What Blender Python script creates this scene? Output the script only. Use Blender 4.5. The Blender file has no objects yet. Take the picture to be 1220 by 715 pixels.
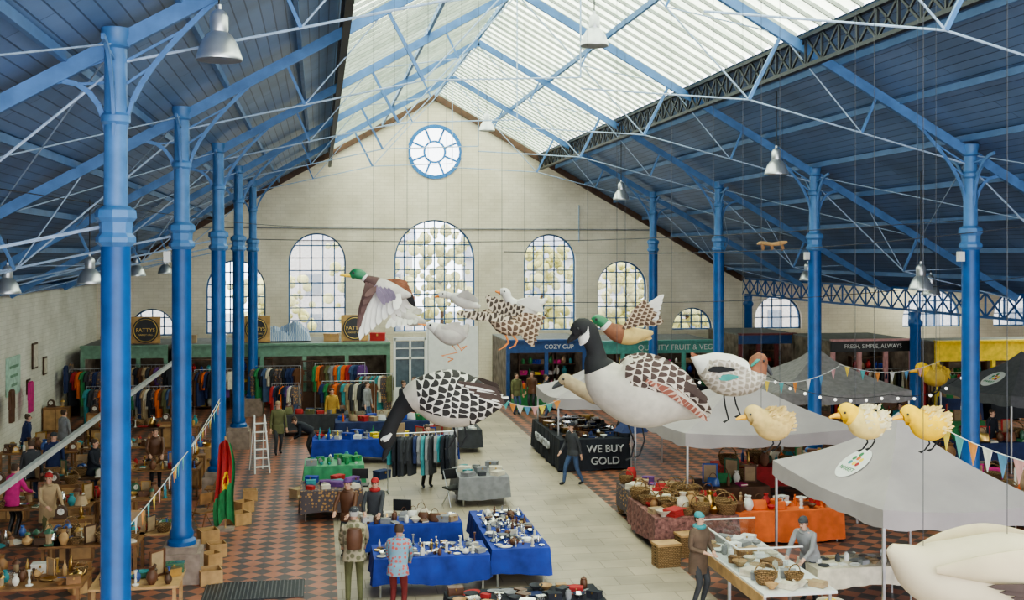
import bpy, math, random
from mathutils import Vector
from mathutils.geometry import tessellate_polygon
random.seed(7)
rnd=random
F=1350.0; H=6.5; VX=380.0; HY=303.0
TH=math.atan((610-VX)/F); CS=math.cos(TH); SN=math.sin(TH)
def W(px,py,d):
    l=(px-610)/F*d
    return Vector((d*SN+l*CS, d*CS-l*SN, H-(py-HY)/F*d))
def G(px,py,h=0.0):
    return W(px,py,F*(H-h)/(py-HY))
def XP(px,Y):
    return Y*math.tan(math.atan((px-610)/F)+TH)
sc=bpy.context.scene
COL=sc.collection
# ---------------------------------------------------------------- materials
MC={}
def newmat(name):
    m=bpy.data.materials.new(name); m.use_nodes=True
    nt=m.node_tree; b=nt.nodes['Principled BSDF']
    return m,nt,b
def mat(name,col,rough=.6,metal=0,var=.18,scale=6.0,emit=0,bump=0):
    if name in MC: return MC[name]
    m,nt,b=newmat(name)
    b.inputs['Roughness'].default_value=rough; b.inputs['Metallic'].default_value=metal
    tc=nt.nodes.new('ShaderNodeTexCoord'); n=nt.nodes.new('ShaderNodeTexNoise')
    n.inputs['Scale'].default_value=scale; n.inputs['Detail'].default_value=4
    nt.links.new(tc.outputs['Object'],n.inputs['Vector'])
    r=nt.nodes.new('ShaderNodeValToRGB')
    r.color_ramp.elements[0].position=.3; r.color_ramp.elements[1].position=.7
    r.color_ramp.elements[0].color=tuple(max(0,c*(1-var)) for c in col)+(1,)
    r.color_ramp.elements[1].color=tuple(min(1,c*(1+var)) for c in col)+(1,)
    nt.links.new(n.outputs['Fac'],r.inputs['Fac']); nt.links.new(r.outputs['Color'],b.inputs['Base Color'])
    if emit:
        nt.links.new(r.outputs['Color'],b.inputs['Emission Color']); b.inputs['Emission Strength'].default_value=emit
    if bump:
        bp=nt.nodes.new('ShaderNodeBump'); bp.inputs['Strength'].default_value=bump
        nt.links.new(n.outputs['Fac'],bp.inputs['Height']); nt.links.new(bp.outputs['Normal'],b.inputs['Normal'])
    MC[name]=m; return m
def spots(name,c0,c1,scale=12,th=.38,stretch=(1,1,1),edge=.06):
    if name in MC: return MC[name]
    m,nt,b=newmat(name); b.inputs['Roughness'].default_value=.85
    tc=nt.nodes.new('ShaderNodeTexCoord'); mp=nt.nodes.new('ShaderNodeMapping'); mp.inputs['Scale'].default_value=stretch
    v=nt.nodes.new('ShaderNodeTexVoronoi'); v.inputs['Scale'].default_value=scale; v.inputs['Randomness'].default_value=.55
    r=nt.nodes.new('ShaderNodeValToRGB')
    r.color_ramp.elements[0].position=th-edge; r.color_ramp.elements[0].color=c0+(1,)
    r.color_ramp.elements[1].position=th+edge; r.color_ramp.elements[1].color=c1+(1,)
    nt.links.new(tc.outputs['Object'],mp.inputs['Vector']); nt.links.new(mp.outputs['Vector'],v.inputs['Vector'])
    nt.links.new(v.outputs['Distance'],r.inputs['Fac']); nt.links.new(r.outputs['Color'],b.inputs['Base Color'])
    MC[name]=m; return m
def stripes(name,c0,c1,scale=6):
    m,nt,b=newmat(name); b.inputs['Roughness'].default_value=.6
    tc=nt.nodes.new('ShaderNodeTexCoord'); v=nt.nodes.new('ShaderNodeTexWave'); v.inputs['Scale'].default_value=scale; v.inputs['Distortion'].default_value=3
    r=nt.nodes.new('ShaderNodeValToRGB'); r.color_ramp.elements[0].position=.4; r.color_ramp.elements[0].color=c0+(1,)
    r.color_ramp.elements[1].position=.55; r.color_ramp.elements[1].color=c1+(1,)
    nt.links.new(tc.outputs['Object'],v.inputs['Vector']); nt.links.new(v.outputs['Fac'],r.inputs['Fac']); nt.links.new(r.outputs['Color'],b.inputs['Base Color'])
    return m
def scallop(name,c0,c1,rows=7.0,across=9.0,th=.72,edge=.08,tilt=-12,warp=.25):
    """staggered rows of rounded overlapping feather marks, tips towards the tail (+x)"""
    if name in MC: return MC[name]
    m,nt,b=newmat(name); b.inputs['Roughness'].default_value=.85
    N=nt.nodes.new; L=nt.links.new
    tc=N('ShaderNodeTexCoord'); ns=N('ShaderNodeTexNoise'); ns.inputs['Scale'].default_value=2.2
    L(tc.outputs['Object'],ns.inputs['Vector'])
    va=N('ShaderNodeVectorMath'); va.operation='MULTIPLY_ADD'; va.inputs[1].default_value=(warp,warp,warp)
    L(ns.outputs['Color'],va.inputs[0]); L(tc.outputs['Object'],va.inputs[2])
    mp=N('ShaderNodeMapping'); mp.inputs['Rotation'].default_value=(0,math.radians(tilt),0); L(va.outputs[0],mp.inputs['Vector'])
    s=N('ShaderNodeSeparateXYZ'); L(mp.outputs[0],s.inputs[0])
    def mth(op,a,bv=None):
        q=N('ShaderNodeMath'); q.operation=op
        for i,z in enumerate((a,bv)):
            if z is None: continue
            if isinstance(z,(int,float)): q.inputs[i].default_value=z
            else: L(z,q.inputs[i])
        return q.outputs[0]
    v=mth('MULTIPLY',s.outputs[0],rows); row=mth('FLOOR',v); fv=mth('FRACT',v)
    par=mth('MULTIPLY',mth('FLOORED_MODULO',row,2.0),.5)
    u=mth('ADD',mth('MULTIPLY',s.outputs[2],across),par); fu=mth('MULTIPLY',mth('SUBTRACT',mth('FRACT',u),.5),2.0)
    d=mth('ADD',mth('POWER',mth('ABSOLUTE',fu),2.0),mth('POWER',fv,2.2))
    r=N('ShaderNodeValToRGB'); r.color_ramp.elements[0].position=th-edge; r.color_ramp.elements[0].color=c0+(1,)
    r.color_ramp.elements[1].position=th+edge; r.color_ramp.elements[1].color=c1+(1,)
    L(d,r.inputs['Fac']); L(r.outputs['Color'],b.inputs['Base Color']); MC[name]=m; return m
def mixrgb(nt,blend='MIX',fac=1.0):
    n=nt.nodes.new('ShaderNodeMixRGB'); n.blend_type=blend; n.inputs[0].default_value=fac; return n
def pos_vec(nt,a,b,sa=1,sb=1):
    g=nt.nodes.new('ShaderNodeNewGeometry'); s=nt.nodes.new('ShaderNodeSeparateXYZ'); c=nt.nodes.new('ShaderNodeCombineXYZ')
    nt.links.new(g.outputs['Position'],s.inputs[0])
    for k,(ax,sv) in enumerate(((a,sa),(b,sb))):
        mu=nt.nodes.new('ShaderNodeMath'); mu.operation='MULTIPLY'; mu.inputs[1].default_value=sv
        nt.links.new(s.outputs[ax],mu.inputs[0]); nt.links.new(mu.outputs[0],c.inputs[k])
    return c,s,g
def brickmat(name,ax,c1,c2,mortar,bw,rh,msize=.012,bump=.4,rough=.8,stain=.25,offset=.5,bias=0,scaleb=1):
    m,nt,b=newmat(name); b.inputs['Roughness'].default_value=rough
    c,s,g=pos_vec(nt,ax[0],ax[1],1,scaleb)
    t=nt.nodes.new('ShaderNodeTexBrick'); t.inputs['Scale'].default_value=1; t.offset=offset
    t.inputs['Brick Width'].default_value=bw; t.inputs['Row Height'].default_value=rh; t.inputs['Mortar Size'].default_value=msize
    t.inputs['Color1'].default_value=c1+(1,); t.inputs['Color2'].default_value=c2+(1,); t.inputs['Mortar'].default_value=mortar+(1,)
    t.inputs['Bias'].default_value=bias; t.inputs['Mortar Smooth'].default_value=.3
    nt.links.new(c.outputs[0],t.inputs['Vector'])
    n=nt.nodes.new('ShaderNodeTexNoise'); n.inputs['Scale'].default_value=.6; n.inputs['Detail'].default_value=8
    nt.links.new(g.outputs['Position'],n.inputs['Vector'])
    r=nt.nodes.new('ShaderNodeValToRGB'); r.color_ramp.elements[0].position=.36; r.color_ramp.elements[1].position=.6
    k=1-stain; r.color_ramp.elements[0].color=(k,k*.985,k*.95,1); r.color_ramp.elements[1].color=(1,1,1,1)
    nt.links.new(n.outputs['Fac'],r.inputs['Fac'])
    mx=mixrgb(nt,'MULTIPLY'); nt.links.new(t.outputs['Color'],mx.inputs[1]); nt.links.new(r.outputs['Color'],mx.inputs[2])
    nt.links.new(mx.outputs[0],b.inputs['Base Color'])
    bp=nt.nodes.new('ShaderNodeBump'); bp.inputs['Strength'].default_value=bump; bp.inputs['Distance'].default_value=.02; bp.invert=True
    nt.links.new(t.outputs['Fac'],bp.inputs['Height']); nt.links.new(bp.outputs['Normal'],b.inputs['Normal'])
    MC[name]=m; return m
brick_back=brickmat('painted_brick_back',(0,2),(.88,.80,.66),(.82,.74,.60),(.71,.63,.50),.44,.15,.008,.12,.8,.17)
brick_left=brickmat('painted_brick_left',(1,2),(.80,.77,.69),(.74,.71,.63),(.63,.60,.52),.44,.15,.008,.12,.8,.18)
roof_m=brickmat('blue_roof_boards',(1,0),(.135,.23,.43),(.17,.275,.49),(.055,.10,.20),7.0,.19,.012,.3,.42,.22)
def floormat():
    m,nt,b=newmat('market_floor'); b.inputs['Roughness'].default_value=.42
    c,s,g=pos_vec(nt,0,1)
    mp=nt.nodes.new('ShaderNodeMapping'); mp.inputs['Rotation'].default_value=(0,0,math.radians(45)); nt.links.new(c.outputs[0],mp.inputs['Vector'])
    ck=nt.nodes.new('ShaderNodeTexChecker'); ck.inputs['Scale'].default_value=3.1
    ck.inputs['Color1'].default_value=(.40,.16,.10,1); ck.inputs['Color2'].default_value=(.10,.078,.076,1)
    nt.links.new(mp.outputs[0],ck.inputs['Vector'])
    br=nt.nodes.new('ShaderNodeTexBrick'); br.inputs['Scale'].default_value=1
    br.inputs['Brick Width'].default_value=.9; br.inputs['Row Height'].default_value=.6; br.inputs['Mortar Size'].default_value=.010
    br.inputs['Color1'].default_value=(.47,.40,.31,1); br.inputs['Color2'].default_value=(.38,.325,.255,1); br.inputs['Mortar'].default_value=(.25,.21,.16,1)
    nt.links.new(c.outputs[0],br.inputs['Vector'])
    def th(op,v):
        q=nt.nodes.new('ShaderNodeMath'); q.operation=op; q.inputs[1].default_value=v; nt.links.new(s.outputs[0],q.inputs[0]); return q
    a=th('GREATER_THAN',.35); d=th('LESS_THAN',7.4); mu=nt.nodes.new('ShaderNodeMath'); mu.operation='MULTIPLY'
    nt.links.new(a.outputs[0],mu.inputs[0]); nt.links.new(d.outputs[0],mu.inputs[1])
    mx=mixrgb(nt); nt.links.new(mu.outputs[0],mx.inputs[0]); nt.links.new(ck.outputs['Color'],mx.inputs[1]); nt.links.new(br.outputs['Color'],mx.inputs[2])
    n=nt.nodes.new('ShaderNodeTexNoise'); n.inputs['Scale'].default_value=.9; n.inputs['Detail'].default_value=7; nt.links.new(g.outputs['Position'],n.inputs['Vector'])
    r=nt.nodes.new('ShaderNodeValToRGB'); r.color_ramp.elements[0].position=.3; r.color_ramp.elements[1].position=.7
    r.color_ramp.elements[0].color=(.72,.71,.70,1); r.color_ramp.elements[1].color=(1.08,1.06,1.03,1); nt.links.new(n.outputs['Fac'],r.inputs['Fac'])
    m2=mixrgb(nt,'MULTIPLY'); nt.links.new(mx.outputs[0],m2.inputs[1]); nt.links.new(r.outputs['Color'],m2.inputs[2])
    nt.links.new(m2.outputs[0],b.inputs['Base Color']); return m
floor_m=floormat()
def skymat():
    m,nt,b=newmat('glowing_skylight_glass')
    g=nt.nodes.new('ShaderNodeNewGeometry'); mp=nt.nodes.new('ShaderNodeMapping'); mp.inputs['Scale'].default_value=(.35,1.5,.35)
    n=nt.nodes.new('ShaderNodeTexNoise'); n.inputs['Scale'].default_value=1.3; n.inputs['Detail'].default_value=7
    nt.links.new(g.outputs['Position'],mp.inputs[0]); nt.links.new(mp.outputs[0],n.inputs['Vector'])
    r=nt.nodes.new('ShaderNodeValToRGB'); r.color_ramp.elements[0].position=.32; r.color_ramp.elements[1].position=.62
    r.color_ramp.elements[0].color=(.44,.53,.40,1); r.color_ramp.elements[1].color=(.88,.95,.78,1)
    nt.links.new(n.outputs['Fac'],r.inputs['Fac']); nt.links.new(r.outputs['Color'],b.inputs['Base Color']); nt.links.new(r.outputs['Color'],b.inputs['Emission Color'])
    b.inputs['Emission Strength'].default_value=4.8; return m  # panes emit light themselves, standing in for daylight through the glass
sky_m=skymat()
def glassmat():
    m,nt,b=newmat('window_glass'); out=nt.nodes['Material Output']
    t=nt.nodes.new('ShaderNodeBsdfTransparent'); t.inputs[0].default_value=(.9,.92,.93,1); gl=nt.nodes.new('ShaderNodeBsdfGlossy'); gl.inputs['Roughness'].default_value=.05
    mx=nt.nodes.new('ShaderNodeMixShader'); mx.inputs[0].default_value=.06
    nt.links.new(t.outputs[0],mx.inputs[1]); nt.links.new(gl.outputs[0],mx.inputs[2]); nt.links.new(mx.outputs[0],out.inputs['Surface']); return m
glass_m=glassmat()
blue_d=mat('royal_blue_paint',(.008,.09,.30),.38,0,.2,3)
blue_l=mat('mid_blue_paint',(.075,.20,.44),.4,0,.2,3)
blue_t=mat('pale_blue_paint',(.085,.20,.43),.45,0,.2,3)
purl_m=mat('purlin_blue',(.09,.18,.37),.5,0,.15,2)
black_i=mat('dark_iron',(.02,.022,.028),.5)
rod_m=mat('pale_rod',(.36,.47,.64),.4)
stone=mat('sandstone',(.30,.23,.19),.9,0,.25,5,bump=.2)
wood=mat('brown_wood',(.25,.125,.05),.55,0,.4,4)
wood_l=mat('light_wood',(.48,.29,.13),.6,0,.25,4)
wood_d=mat('dark_wood',(.09,.045,.024),.5,0,.3,5)
steel=mat('brushed_steel',(.55,.56,.57),.3,.9,.1)
silver=mat('silver_plate',(.75,.74,.72),.18,1,.05)
alu=mat('spun_aluminium',(.62,.64,.66),.32,.8,.1,3)
brass=mat('brass',(.55,.35,.12),.3,1,.1)
white=mat('white_paint',(.72,.72,.70),.5,0,.05)
china=mat('white_china',(.70,.67,.60),.15,0,.04)
black=mat('black_plastic',(.02,.02,.022),.4)
blackc=mat('black_cloth',(.018,.02,.03),.9)
navy=mat('navy_cloth',(.022,.035,.11),.85)
royal=mat('royal_blue_cloth',(.018,.045,.30),.8,0,.35,3)
red=mat('red_cloth',(.40,.03,.03),.8)
orange=mat('orange_cloth',(.66,.14,.035),.8,0,.25,3)
green=mat('green_cloth',(.04,.22,.08),.8)
yellow=mat('yellow_paint',(.85,.60,.04),.6)
sage=mat('sage_green_paint',(.16,.29,.20),.55)
cream=mat('cream_cloth',(.62,.56,.45),.85)
teal=mat('teal_blue',(.05,.27,.30),.7)
purple=mat('purple_cloth',(.13,.05,.20),.8)
pink=mat('magenta_cloth',(.55,.03,.20),.8)
grey=mat('grey_cloth',(.24,.24,.25),.85)
dgrey=mat('charcoal_cloth',(.05,.052,.06),.85)
tan=mat('tan_cloth',(.38,.27,.16),.85)
olive=mat('olive_cloth',(.13,.13,.06),.85)
denim=mat('denim_blue',(.06,.10,.20),.85)
wicker=brickmat('wicker',(0,2),(.40,.25,.12),(.30,.18,.08),(.10,.055,.02),.06,.03,.006,.6,.8,.2)
tent_m=mat('grey_canopy',(.37,.33,.335),.75,0,.10,1.2)
gold=mat('gold_paint',(.65,.45,.12),.4,.5)
skin_m=mat('skin',(.62,.36,.26),.55,0,.06)
hair_m=mat('brown_hair',(.07,.04,.025),.7)
hair_g=mat('grey_hair',(.42,.40,.38),.7)
leather=mat('brown_leather',(.12,.05,.025),.5)
camo=spots('camouflage',(.16,.15,.09),(.38,.33,.23),9,.42)
patchw=spots('patchwork_print',(.55,.12,.10),(.20,.35,.45),14,.4)
floral=spots('floral_print_cloth',(.45,.25,.10),(.10,.08,.09),12,.35)
CL=[blackc,navy,royal,red,green,cream,teal,purple,pink,grey,dgrey,tan,olive,denim,white,orange]
# ---------------------------------------------------------------- mesh builder
def cr(P,t):
    n=len(P)-1; i=min(int(t),n-1); u=t-i
    a=P[max(i-1,0)];b=P[i];c=P[i+1];d=P[min(i+2,n)]
    return [0.5*((2*q)+(-p+r)*u+(2*p-5*q+4*r-s)*u*u+(-p+3*q-3*r+s)*u**3) for p,q,r,s in zip(a,b,c,d)]
class MB:
    def __init__(s): s.v=[];s.f=[];s.mi=[];s.c=0
    def m(s,i): s.c=i; return s
    def add(s,vs,fs):
        b=len(s.v); s.v+=[tuple(v) for v in vs]
        for f in fs: s.f.append([i+b for i in f]); s.mi.append(s.c)
        return s
    def box(s,c,z,rz=0):
        hx,hy,hz=z[0]/2,z[1]/2,z[2]/2; ca,sa=math.cos(rz),math.sin(rz); vs=[]
        for dz in(-hz,hz):
            for dx,dy in((-hx,-hy),(hx,-hy),(hx,hy),(-hx,hy)):
                vs.append((c[0]+dx*ca-dy*sa,c[1]+dx*sa+dy*ca,c[2]+dz))
        return s.add(vs,[(3,2,1,0),(4,5,6,7),(0,1,5,4),(1,2,6,5),(2,3,7,6),(3,0,4,7)])
    def beam(s,p0,p1,w,h):
        p0=Vector(p0);p1=Vector(p1);d=(p1-p0).normalized()
        up=Vector((0,0,1)) if abs(d.z)<.95 else Vector((0,1,0))
        a=d.cross(up).normalized(); u=a.cross(d)
        vs=[p+a*i*w/2+u*j*h/2 for p in(p0,p1) for i,j in((-1,-1),(1,-1),(1,1),(-1,1))]
        return s.add(vs,[(0,1,2,3),(7,6,5,4),(0,4,5,1),(1,5,6,2),(2,6,7,3),(3,7,4,0)])
    def tube(s,pts,r,n=8):
        pts=[Vector(p) for p in pts]; vs=[];fs=[]; rr=r if isinstance(r,(list,tuple)) else [r]*len(pts)
        ref=None
        for k,p in enumerate(pts):
            t=(pts[min(k+1,len(pts)-1)]-pts[max(k-1,0)]).normalized()
            if ref is None: ref=Vector((0,0,1)) if abs(t.z)<.9 else Vector((1,0,0))
            a=t.cross(ref).normalized(); b=a.cross(t).normalized(); ref=b
            for i in range(n):
                an=2*math.pi*i/n; vs.append(p+(a*math.cos(an)+b*math.sin(an))*rr[k])
        for k in range(len(pts)-1):
            for i in range(n):
                j=(i+1)%n; fs.append((k*n+i,k*n+j,(k+1)*n+j,(k+1)*n+i))
        fs.append(list(range(n))[::-1]); e=(len(pts)-1)*n; fs.append([e+i for i in range(n)])
        return s.add(vs,fs)
    def cyl(s,p0,p1,r0,r1=None,n=12): return s.tube([p0,p1],[r0,r0 if r1 is None else r1],n)
    def lathe(s,prof,n=16,c=(0,0,0),sx=1,sy=1):
        vs=[];fs=[]
        for r,z in prof:
            for i in range(n):
                a=2*math.pi*i/n; vs.append((c[0]+r*math.cos(a)*sx,c[1]+r*math.sin(a)*sy,c[2]+z))
        for k in range(len(prof)-1):
            for i in range(n):
                j=(i+1)%n; fs.append((k*n+i,k*n+j,(k+1)*n+j,(k+1)*n+i))
        if prof[0][0]>1e-4: fs.append(list(range(n))[::-1])
        if prof[-1][0]>1e-4: e=(len(prof)-1)*n; fs.append([e+i for i in range(n)])
        return s.add(vs,fs)
    def ball(s,c,r,n=10,sx=1,sy=1,sz=1):
        return s.lathe([(max(r*math.sin(math.pi*k/8),1e-5),-r*math.cos(math.pi*k/8)*sz) for k in range(9)],n,c,sx,sy)
    def loft(s,st,sub=4,n=14,mf=None,lat=(0,1,0)):
        N=(len(st)-1)*sub; P=[cr(st,i/sub) for i in range(N+1)]; vs=[]; L=Vector(lat)
        for k,p in enumerate(P):
            t=Vector(P[min(k+1,N)][:3])-Vector(P[max(k-1,0)][:3]); t.normalize()
            l=(L-t*L.dot(t)).normalized(); nn=t.cross(l)
            for i in range(n):
                a=2*math.pi*i/n; vs.append(Vector(p[:3])+l*math.cos(a)*max(p[3],.001)+nn*math.sin(a)*max(p[4],.001))
        b=len(s.v); s.v+=[tuple(v) for v in vs]
        for k in range(N):
            for i in range(n):
                j=(i+1)%n; s.f.append([b+k*n+i,b+k*n+j,b+(k+1)*n+j,b+(k+1)*n+i])
                s.mi.append(mf((k+.5)/sub,2*math.pi*(i+.5)/n) if mf else s.c)
        s.f.append([b+i for i in range(n)][::-1]); s.mi.append(mf(0,0) if mf else s.c)
        s.f.append([b+N*n+i for i in range(n)]); s.mi.append(mf(N/sub,0) if mf else s.c)
        return s
    def feather(s,p0,p1,w,nrm=(0,1,0)):
        p0=Vector(p0);p1=Vector(p1);d=p1-p0; a=d.cross(Vector(nrm)).normalized()*w; nn=Vector(nrm)*w*.25
        q=[p0-a*.4,p0+a*.4,p0+d*.55+a,p0+d*.55-a,p0+d*.9+a*.6,p0+d*.9-a*.6,p1]
        vs=[v+nn for v in q]+[v-nn for v in q]
        return s.add(vs,[(0,1,2,3),(3,2,4,5),(5,4,6),(10,9,8,7),(12,11,9,10),(13,11,12),(1,0,7,8),(0,3,10,7),(3,5,12,10),(5,6,13,12),(6,4,11,13),(4,2,9,11),(2,1,8,9)])
    def prism(s,pts,y0,y1):
        n=len(pts); vs=[(x,y0,z) for x,z in pts]+[(x,y1,z) for x,z in pts]
        return s.add(vs,[list(range(n)),[n+i for i in range(n)][::-1]]+[(i,(i+1)%n+0,n+(i+1)%n,n+i)[::-1] for i in range(n)])
    def ob(s,name,mats,parent=None,loc=None,rz=0,sm=40,label=None):
        me=bpy.data.meshes.new(name); me.from_pydata(s.v,[],s.f)
        for m_ in (mats if isinstance(mats,(list,tuple)) else [mats]): me.materials.append(m_)
        me.polygons.foreach_set('material_index',s.mi)
        if sm:
            me.polygons.foreach_set('use_smooth',[True]*len(s.f)); me.set_sharp_from_angle(angle=math.radians(sm))
        me.update(); o=bpy.data.objects.new(name,me); COL.objects.link(o)
        if parent: o.parent=parent
        if loc is not None: o.location=loc
        o.rotation_euler=(0,0,rz)
        if label: o['label']=label
        return o
def tag(o,label,cat,group=None):
    o['label']=label; o['category']=cat
    if group: o['group']=group
    return o
def root(name,label,cat,loc,rz=0,group=None):
    o=bpy.data.objects.new(name,None); o.empty_display_size=.2; o.location=loc; o.rotation_euler=(0,0,rz); COL.objects.link(o)
    return tag(o,label,cat,group)
def copy(o,loc,rz=0,scale=1):
    def rec(a,par):
        c=a.copy(); COL.objects.link(c)
        if par is not None: c.parent=par; c.matrix_parent_inverse=a.matrix_parent_inverse.copy()
        for ch in a.children: rec(ch,c)
        return c
    c=rec(o,None); c.location=loc; c.rotation_euler=(0,0,rz); c.scale=(scale,)*3
    return c
def struct(o): o['kind']='structure'; return o
def text(s,size,loc,mat_,parent,rot=(math.pi/2,0,0),name='lettering',ex=.006,sx=1):
    cu=bpy.data.curves.new('t','FONT'); cu.body=s; cu.size=size; cu.align_x='CENTER'; cu.align_y='CENTER'; cu.extrude=ex
    t=bpy.data.objects.new('t',cu); COL.objects.link(t); dg=bpy.context.evaluated_depsgraph_get()
    me=bpy.data.meshes.new_from_object(t.evaluated_get(dg)); bpy.data.objects.remove(t)
    me.materials.clear(); me.materials.append(mat_); o=bpy.data.objects.new(name,me); COL.objects.link(o)
    o.location=loc; o.rotation_euler=rot; o.scale=(sx,1,1); o.parent=parent; return o
# ---------------------------------------------------------------- shell
D=54.0; XL=-9.98; XR=20.9; RX=5.46; RZ=14.16; EZ=5.4
def zr(x): return RZ-(RZ-EZ)*abs(x-RX)/(RX-XL)
def arch(cx,w,zt,zb,n=18):
    r=w/2; zs=max(zt-r,zb+.05); k=(zt-zs)/r
    return [(cx-r,zb),(cx+r,zb)]+[(cx+r*math.cos(math.pi*i/n),zs+r*k*math.sin(math.pi*i/n)) for i in range(n+1)]
WINS=[(-3.8,2.7,6.23,2.8),(-.08,2.66,7.5,2.8),(5.46,3.85,8.15,2.8),(11.06,2.57,7.48,2.8),(14.7,2.5,6.17,2.8),(-7.55,2.05,4.0,2.75),(18.3,2.1,3.85,2.75),(22.8,2.5,4.45,2.75),(31.2,3.3,4.75,2.75),(36.3,3.3,4.75,2.75)]
outer=[(XL,0),(42,0),(42,5.6),(XR,5.6),(XR,EZ+.1),(RX,RZ+.15),(XL,EZ+.1)]
holes=[arch(*w) for w in WINS]
rc=(RX,11.4); rr_=1.22
holes.append([(rc[0]+rr_*math.cos(2*math.pi*i/28),rc[1]+rr_*math.sin(2*math.pi*i/28)) for i in range(28)])
mb=MB(); polys=[[Vector((x,z,0)) for x,z in p] for p in [outer]+holes]
flat=[(p.x,D,p.y) for pl in polys for p in pl]
mb.add(flat,[tuple(t) for t in tessellate_polygon(polys)])
for h in holes:
    n=len(h); mb.add([(x,D,z) for x,z in h]+[(x,D+.45,z) for x,z in h],[(i,(i+1)%n,n+(i+1)%n,n+i) for i in range(n)])
struct(mb.ob('wall_back',[brick_back],sm=0))
struct(MB().add([(XL,-4,0),(XL,D,0),(XL,D,EZ+.1),(XL,-4,EZ+.1)],[(0,1,2,3)]).ob('wall_left',[brick_left],sm=0))
struct(MB().add([(42,-4,0),(42,D,0),(42,D,5.6),(42,-4,5.6)],[(3,2,1,0)]).ob('wall_right',[brick_left],sm=0))
struct(MB().add([(XL,-4,0),(42,-4,0),(42,D,0),(XL,D,0)],[(0,1,2,3)]).ob('floor',[floor_m],sm=0))
SK=4.97
def slope(x0,x1,y0,y1,off=0): return [(x0,y0,zr(x0)+off),(x1,y0,zr(x1)+off),(x1,y1,zr(x1)+off),(x0,y1,zr(x0)+off)]
mb=MB()
mb.add(slope(XL-.2,RX-SK,-4,D),[(0,1,2,3)]); mb.add(slope(RX+SK,XR+.2,-4,D),[(0,1,2,3)])
mb.add([(XR,-4,5.55),(28,-4,5.55),(28,D,5.55),(XR,D,5.55)],[(0,1,2,3)]); mb.add([(31,-4,5.55),(42,-4,5.55),(42,D,5.55),(31,D,5.55)],[(0,1,2,3)])
struct(mb.ob('ceiling',[roof_m],sm=0))
struct(MB().add([(28,-4,5.6),(31,-4,5.6),(31,D,5.6),(28,D,5.6)],[(0,1,2,3)]).ob('window_22',[sky_m],sm=0))  # unseen glowing strip added in the annex roof to brighten that aisle
for k,(a,b_) in enumerate(((RX-SK,RX),(RX,RX+SK))):
    mb=MB(); mb.add(slope(a,b_,-4,D,.05),[(0,1,2,3)])
    struct(mb.ob('window_%d'%(20+k),[sky_m],sm=0))
    mb=MB(); y=-3.6
    while y<D:
        mb.beam((a,y,zr(a)),(b_,y,zr(b_)),.05,.08); y+=.62
    struct(mb.ob('trim_%d'%(20+k),[mat('glazing_bar',(.36,.40,.36),.5)],sm=0))
for k,(cx,w,zt,zb) in enumerate(WINS):
    o_=arch(cx,w-.02,zt-.01,zb+.01); mb=MB(); n=len(o_); P=[(x,D+.22,z) for x,z in o_]
    for i in range(n): mb.beam(P[i],P[(i+1)%n],.12,.12)
    r=w/2; zs=max(zt-r,zb+.05)
    nv=max(4,int(round(w/.5)))
    for i in range(1,nv):
        x=cx-r+w*i/nv; q=(zt-zs)*math.sqrt(max(0,1-((x-cx)/r)**2)); mb.box((x,D+.22,(zb+zs+q)/2),(.055,.06,zs+q-zb))
    nh=max(3,int(round((zt-zb)/.58)))
    for i in range(1,nh):
        z=zb+(zt-zb)*i/nh; hw=r if z<zs else r*math.sqrt(max(0,1-((z-zs)/max(zt-zs,.01))**2)); mb.box((cx,D+.22,z),(2*hw,.06,.055))
    fr=struct(mb.ob('window_%d'%(k+1),[mat('window_blue_grey',(.05,.13,.28),.5)],sm=0))
    MB().add([(x,D+.26,z) for x,z in o_],[list(range(n))]).ob('glass',[glass_m],fr,sm=0)
mb=MB()
def ring(mb,c,r,w,y,n=28,t=.1):
    P=[(c[0]+r*math.cos(2*math.pi*i/n),y,c[1]+r*math.sin(2*math.pi*i/n)) for i in range(n+1)]
    for i in range(n): mb.beam(P[i],P[i+1],t,w)
ring(mb,rc,rr_,.17,D-.02); ring(mb,rc,.5,.09,D+.1)
for i in range(8):
    a=math.pi*i/4+.39; mb.beam((rc[0]+.5*math.cos(a),D+.1,rc[1]+.5*math.sin(a)),(rc[0]+1.2*math.cos(a),D+.1,rc[1]+1.2*math.sin(a)),.06,.09)
fr=struct(mb.ob('window_11',[mat('round_window_blue',(.03,.18,.48),.4)],sm=0))
MB().add([(x,D+.15,z) for x,z in holes[-1]],[list(range(28))]).ob('glass',[glass_m],fr,sm=0)
mb=MB(); mb.beam((XL,D-.08,zr(XL)-.12),(RX,D-.08,zr(RX)-.12),.16,.3); mb.beam((XR,D-.08,zr(XR)-.12),(RX,D-.08,zr(RX)-.12),.16,.3)
struct(mb.ob('trim_1',[wood_d],sm=0))
struct(MB().cyl((XL+3.5,D-.05,7.75),(XR-4.5,D-.05,7.7),.035).ob('trim_2',[mat('grey_conduit',(.3,.3,.3),.5)]))
struct(MB().cyl((12.5,D-.06,7.1),(12.5,D-.06,8.9),.025).ob('trim_3',[rod_m]))
struct(MB().box((XL+.1,25,EZ-.1),(.22,58,.2)).ob('trim_4',[blue_d],sm=0))
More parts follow.
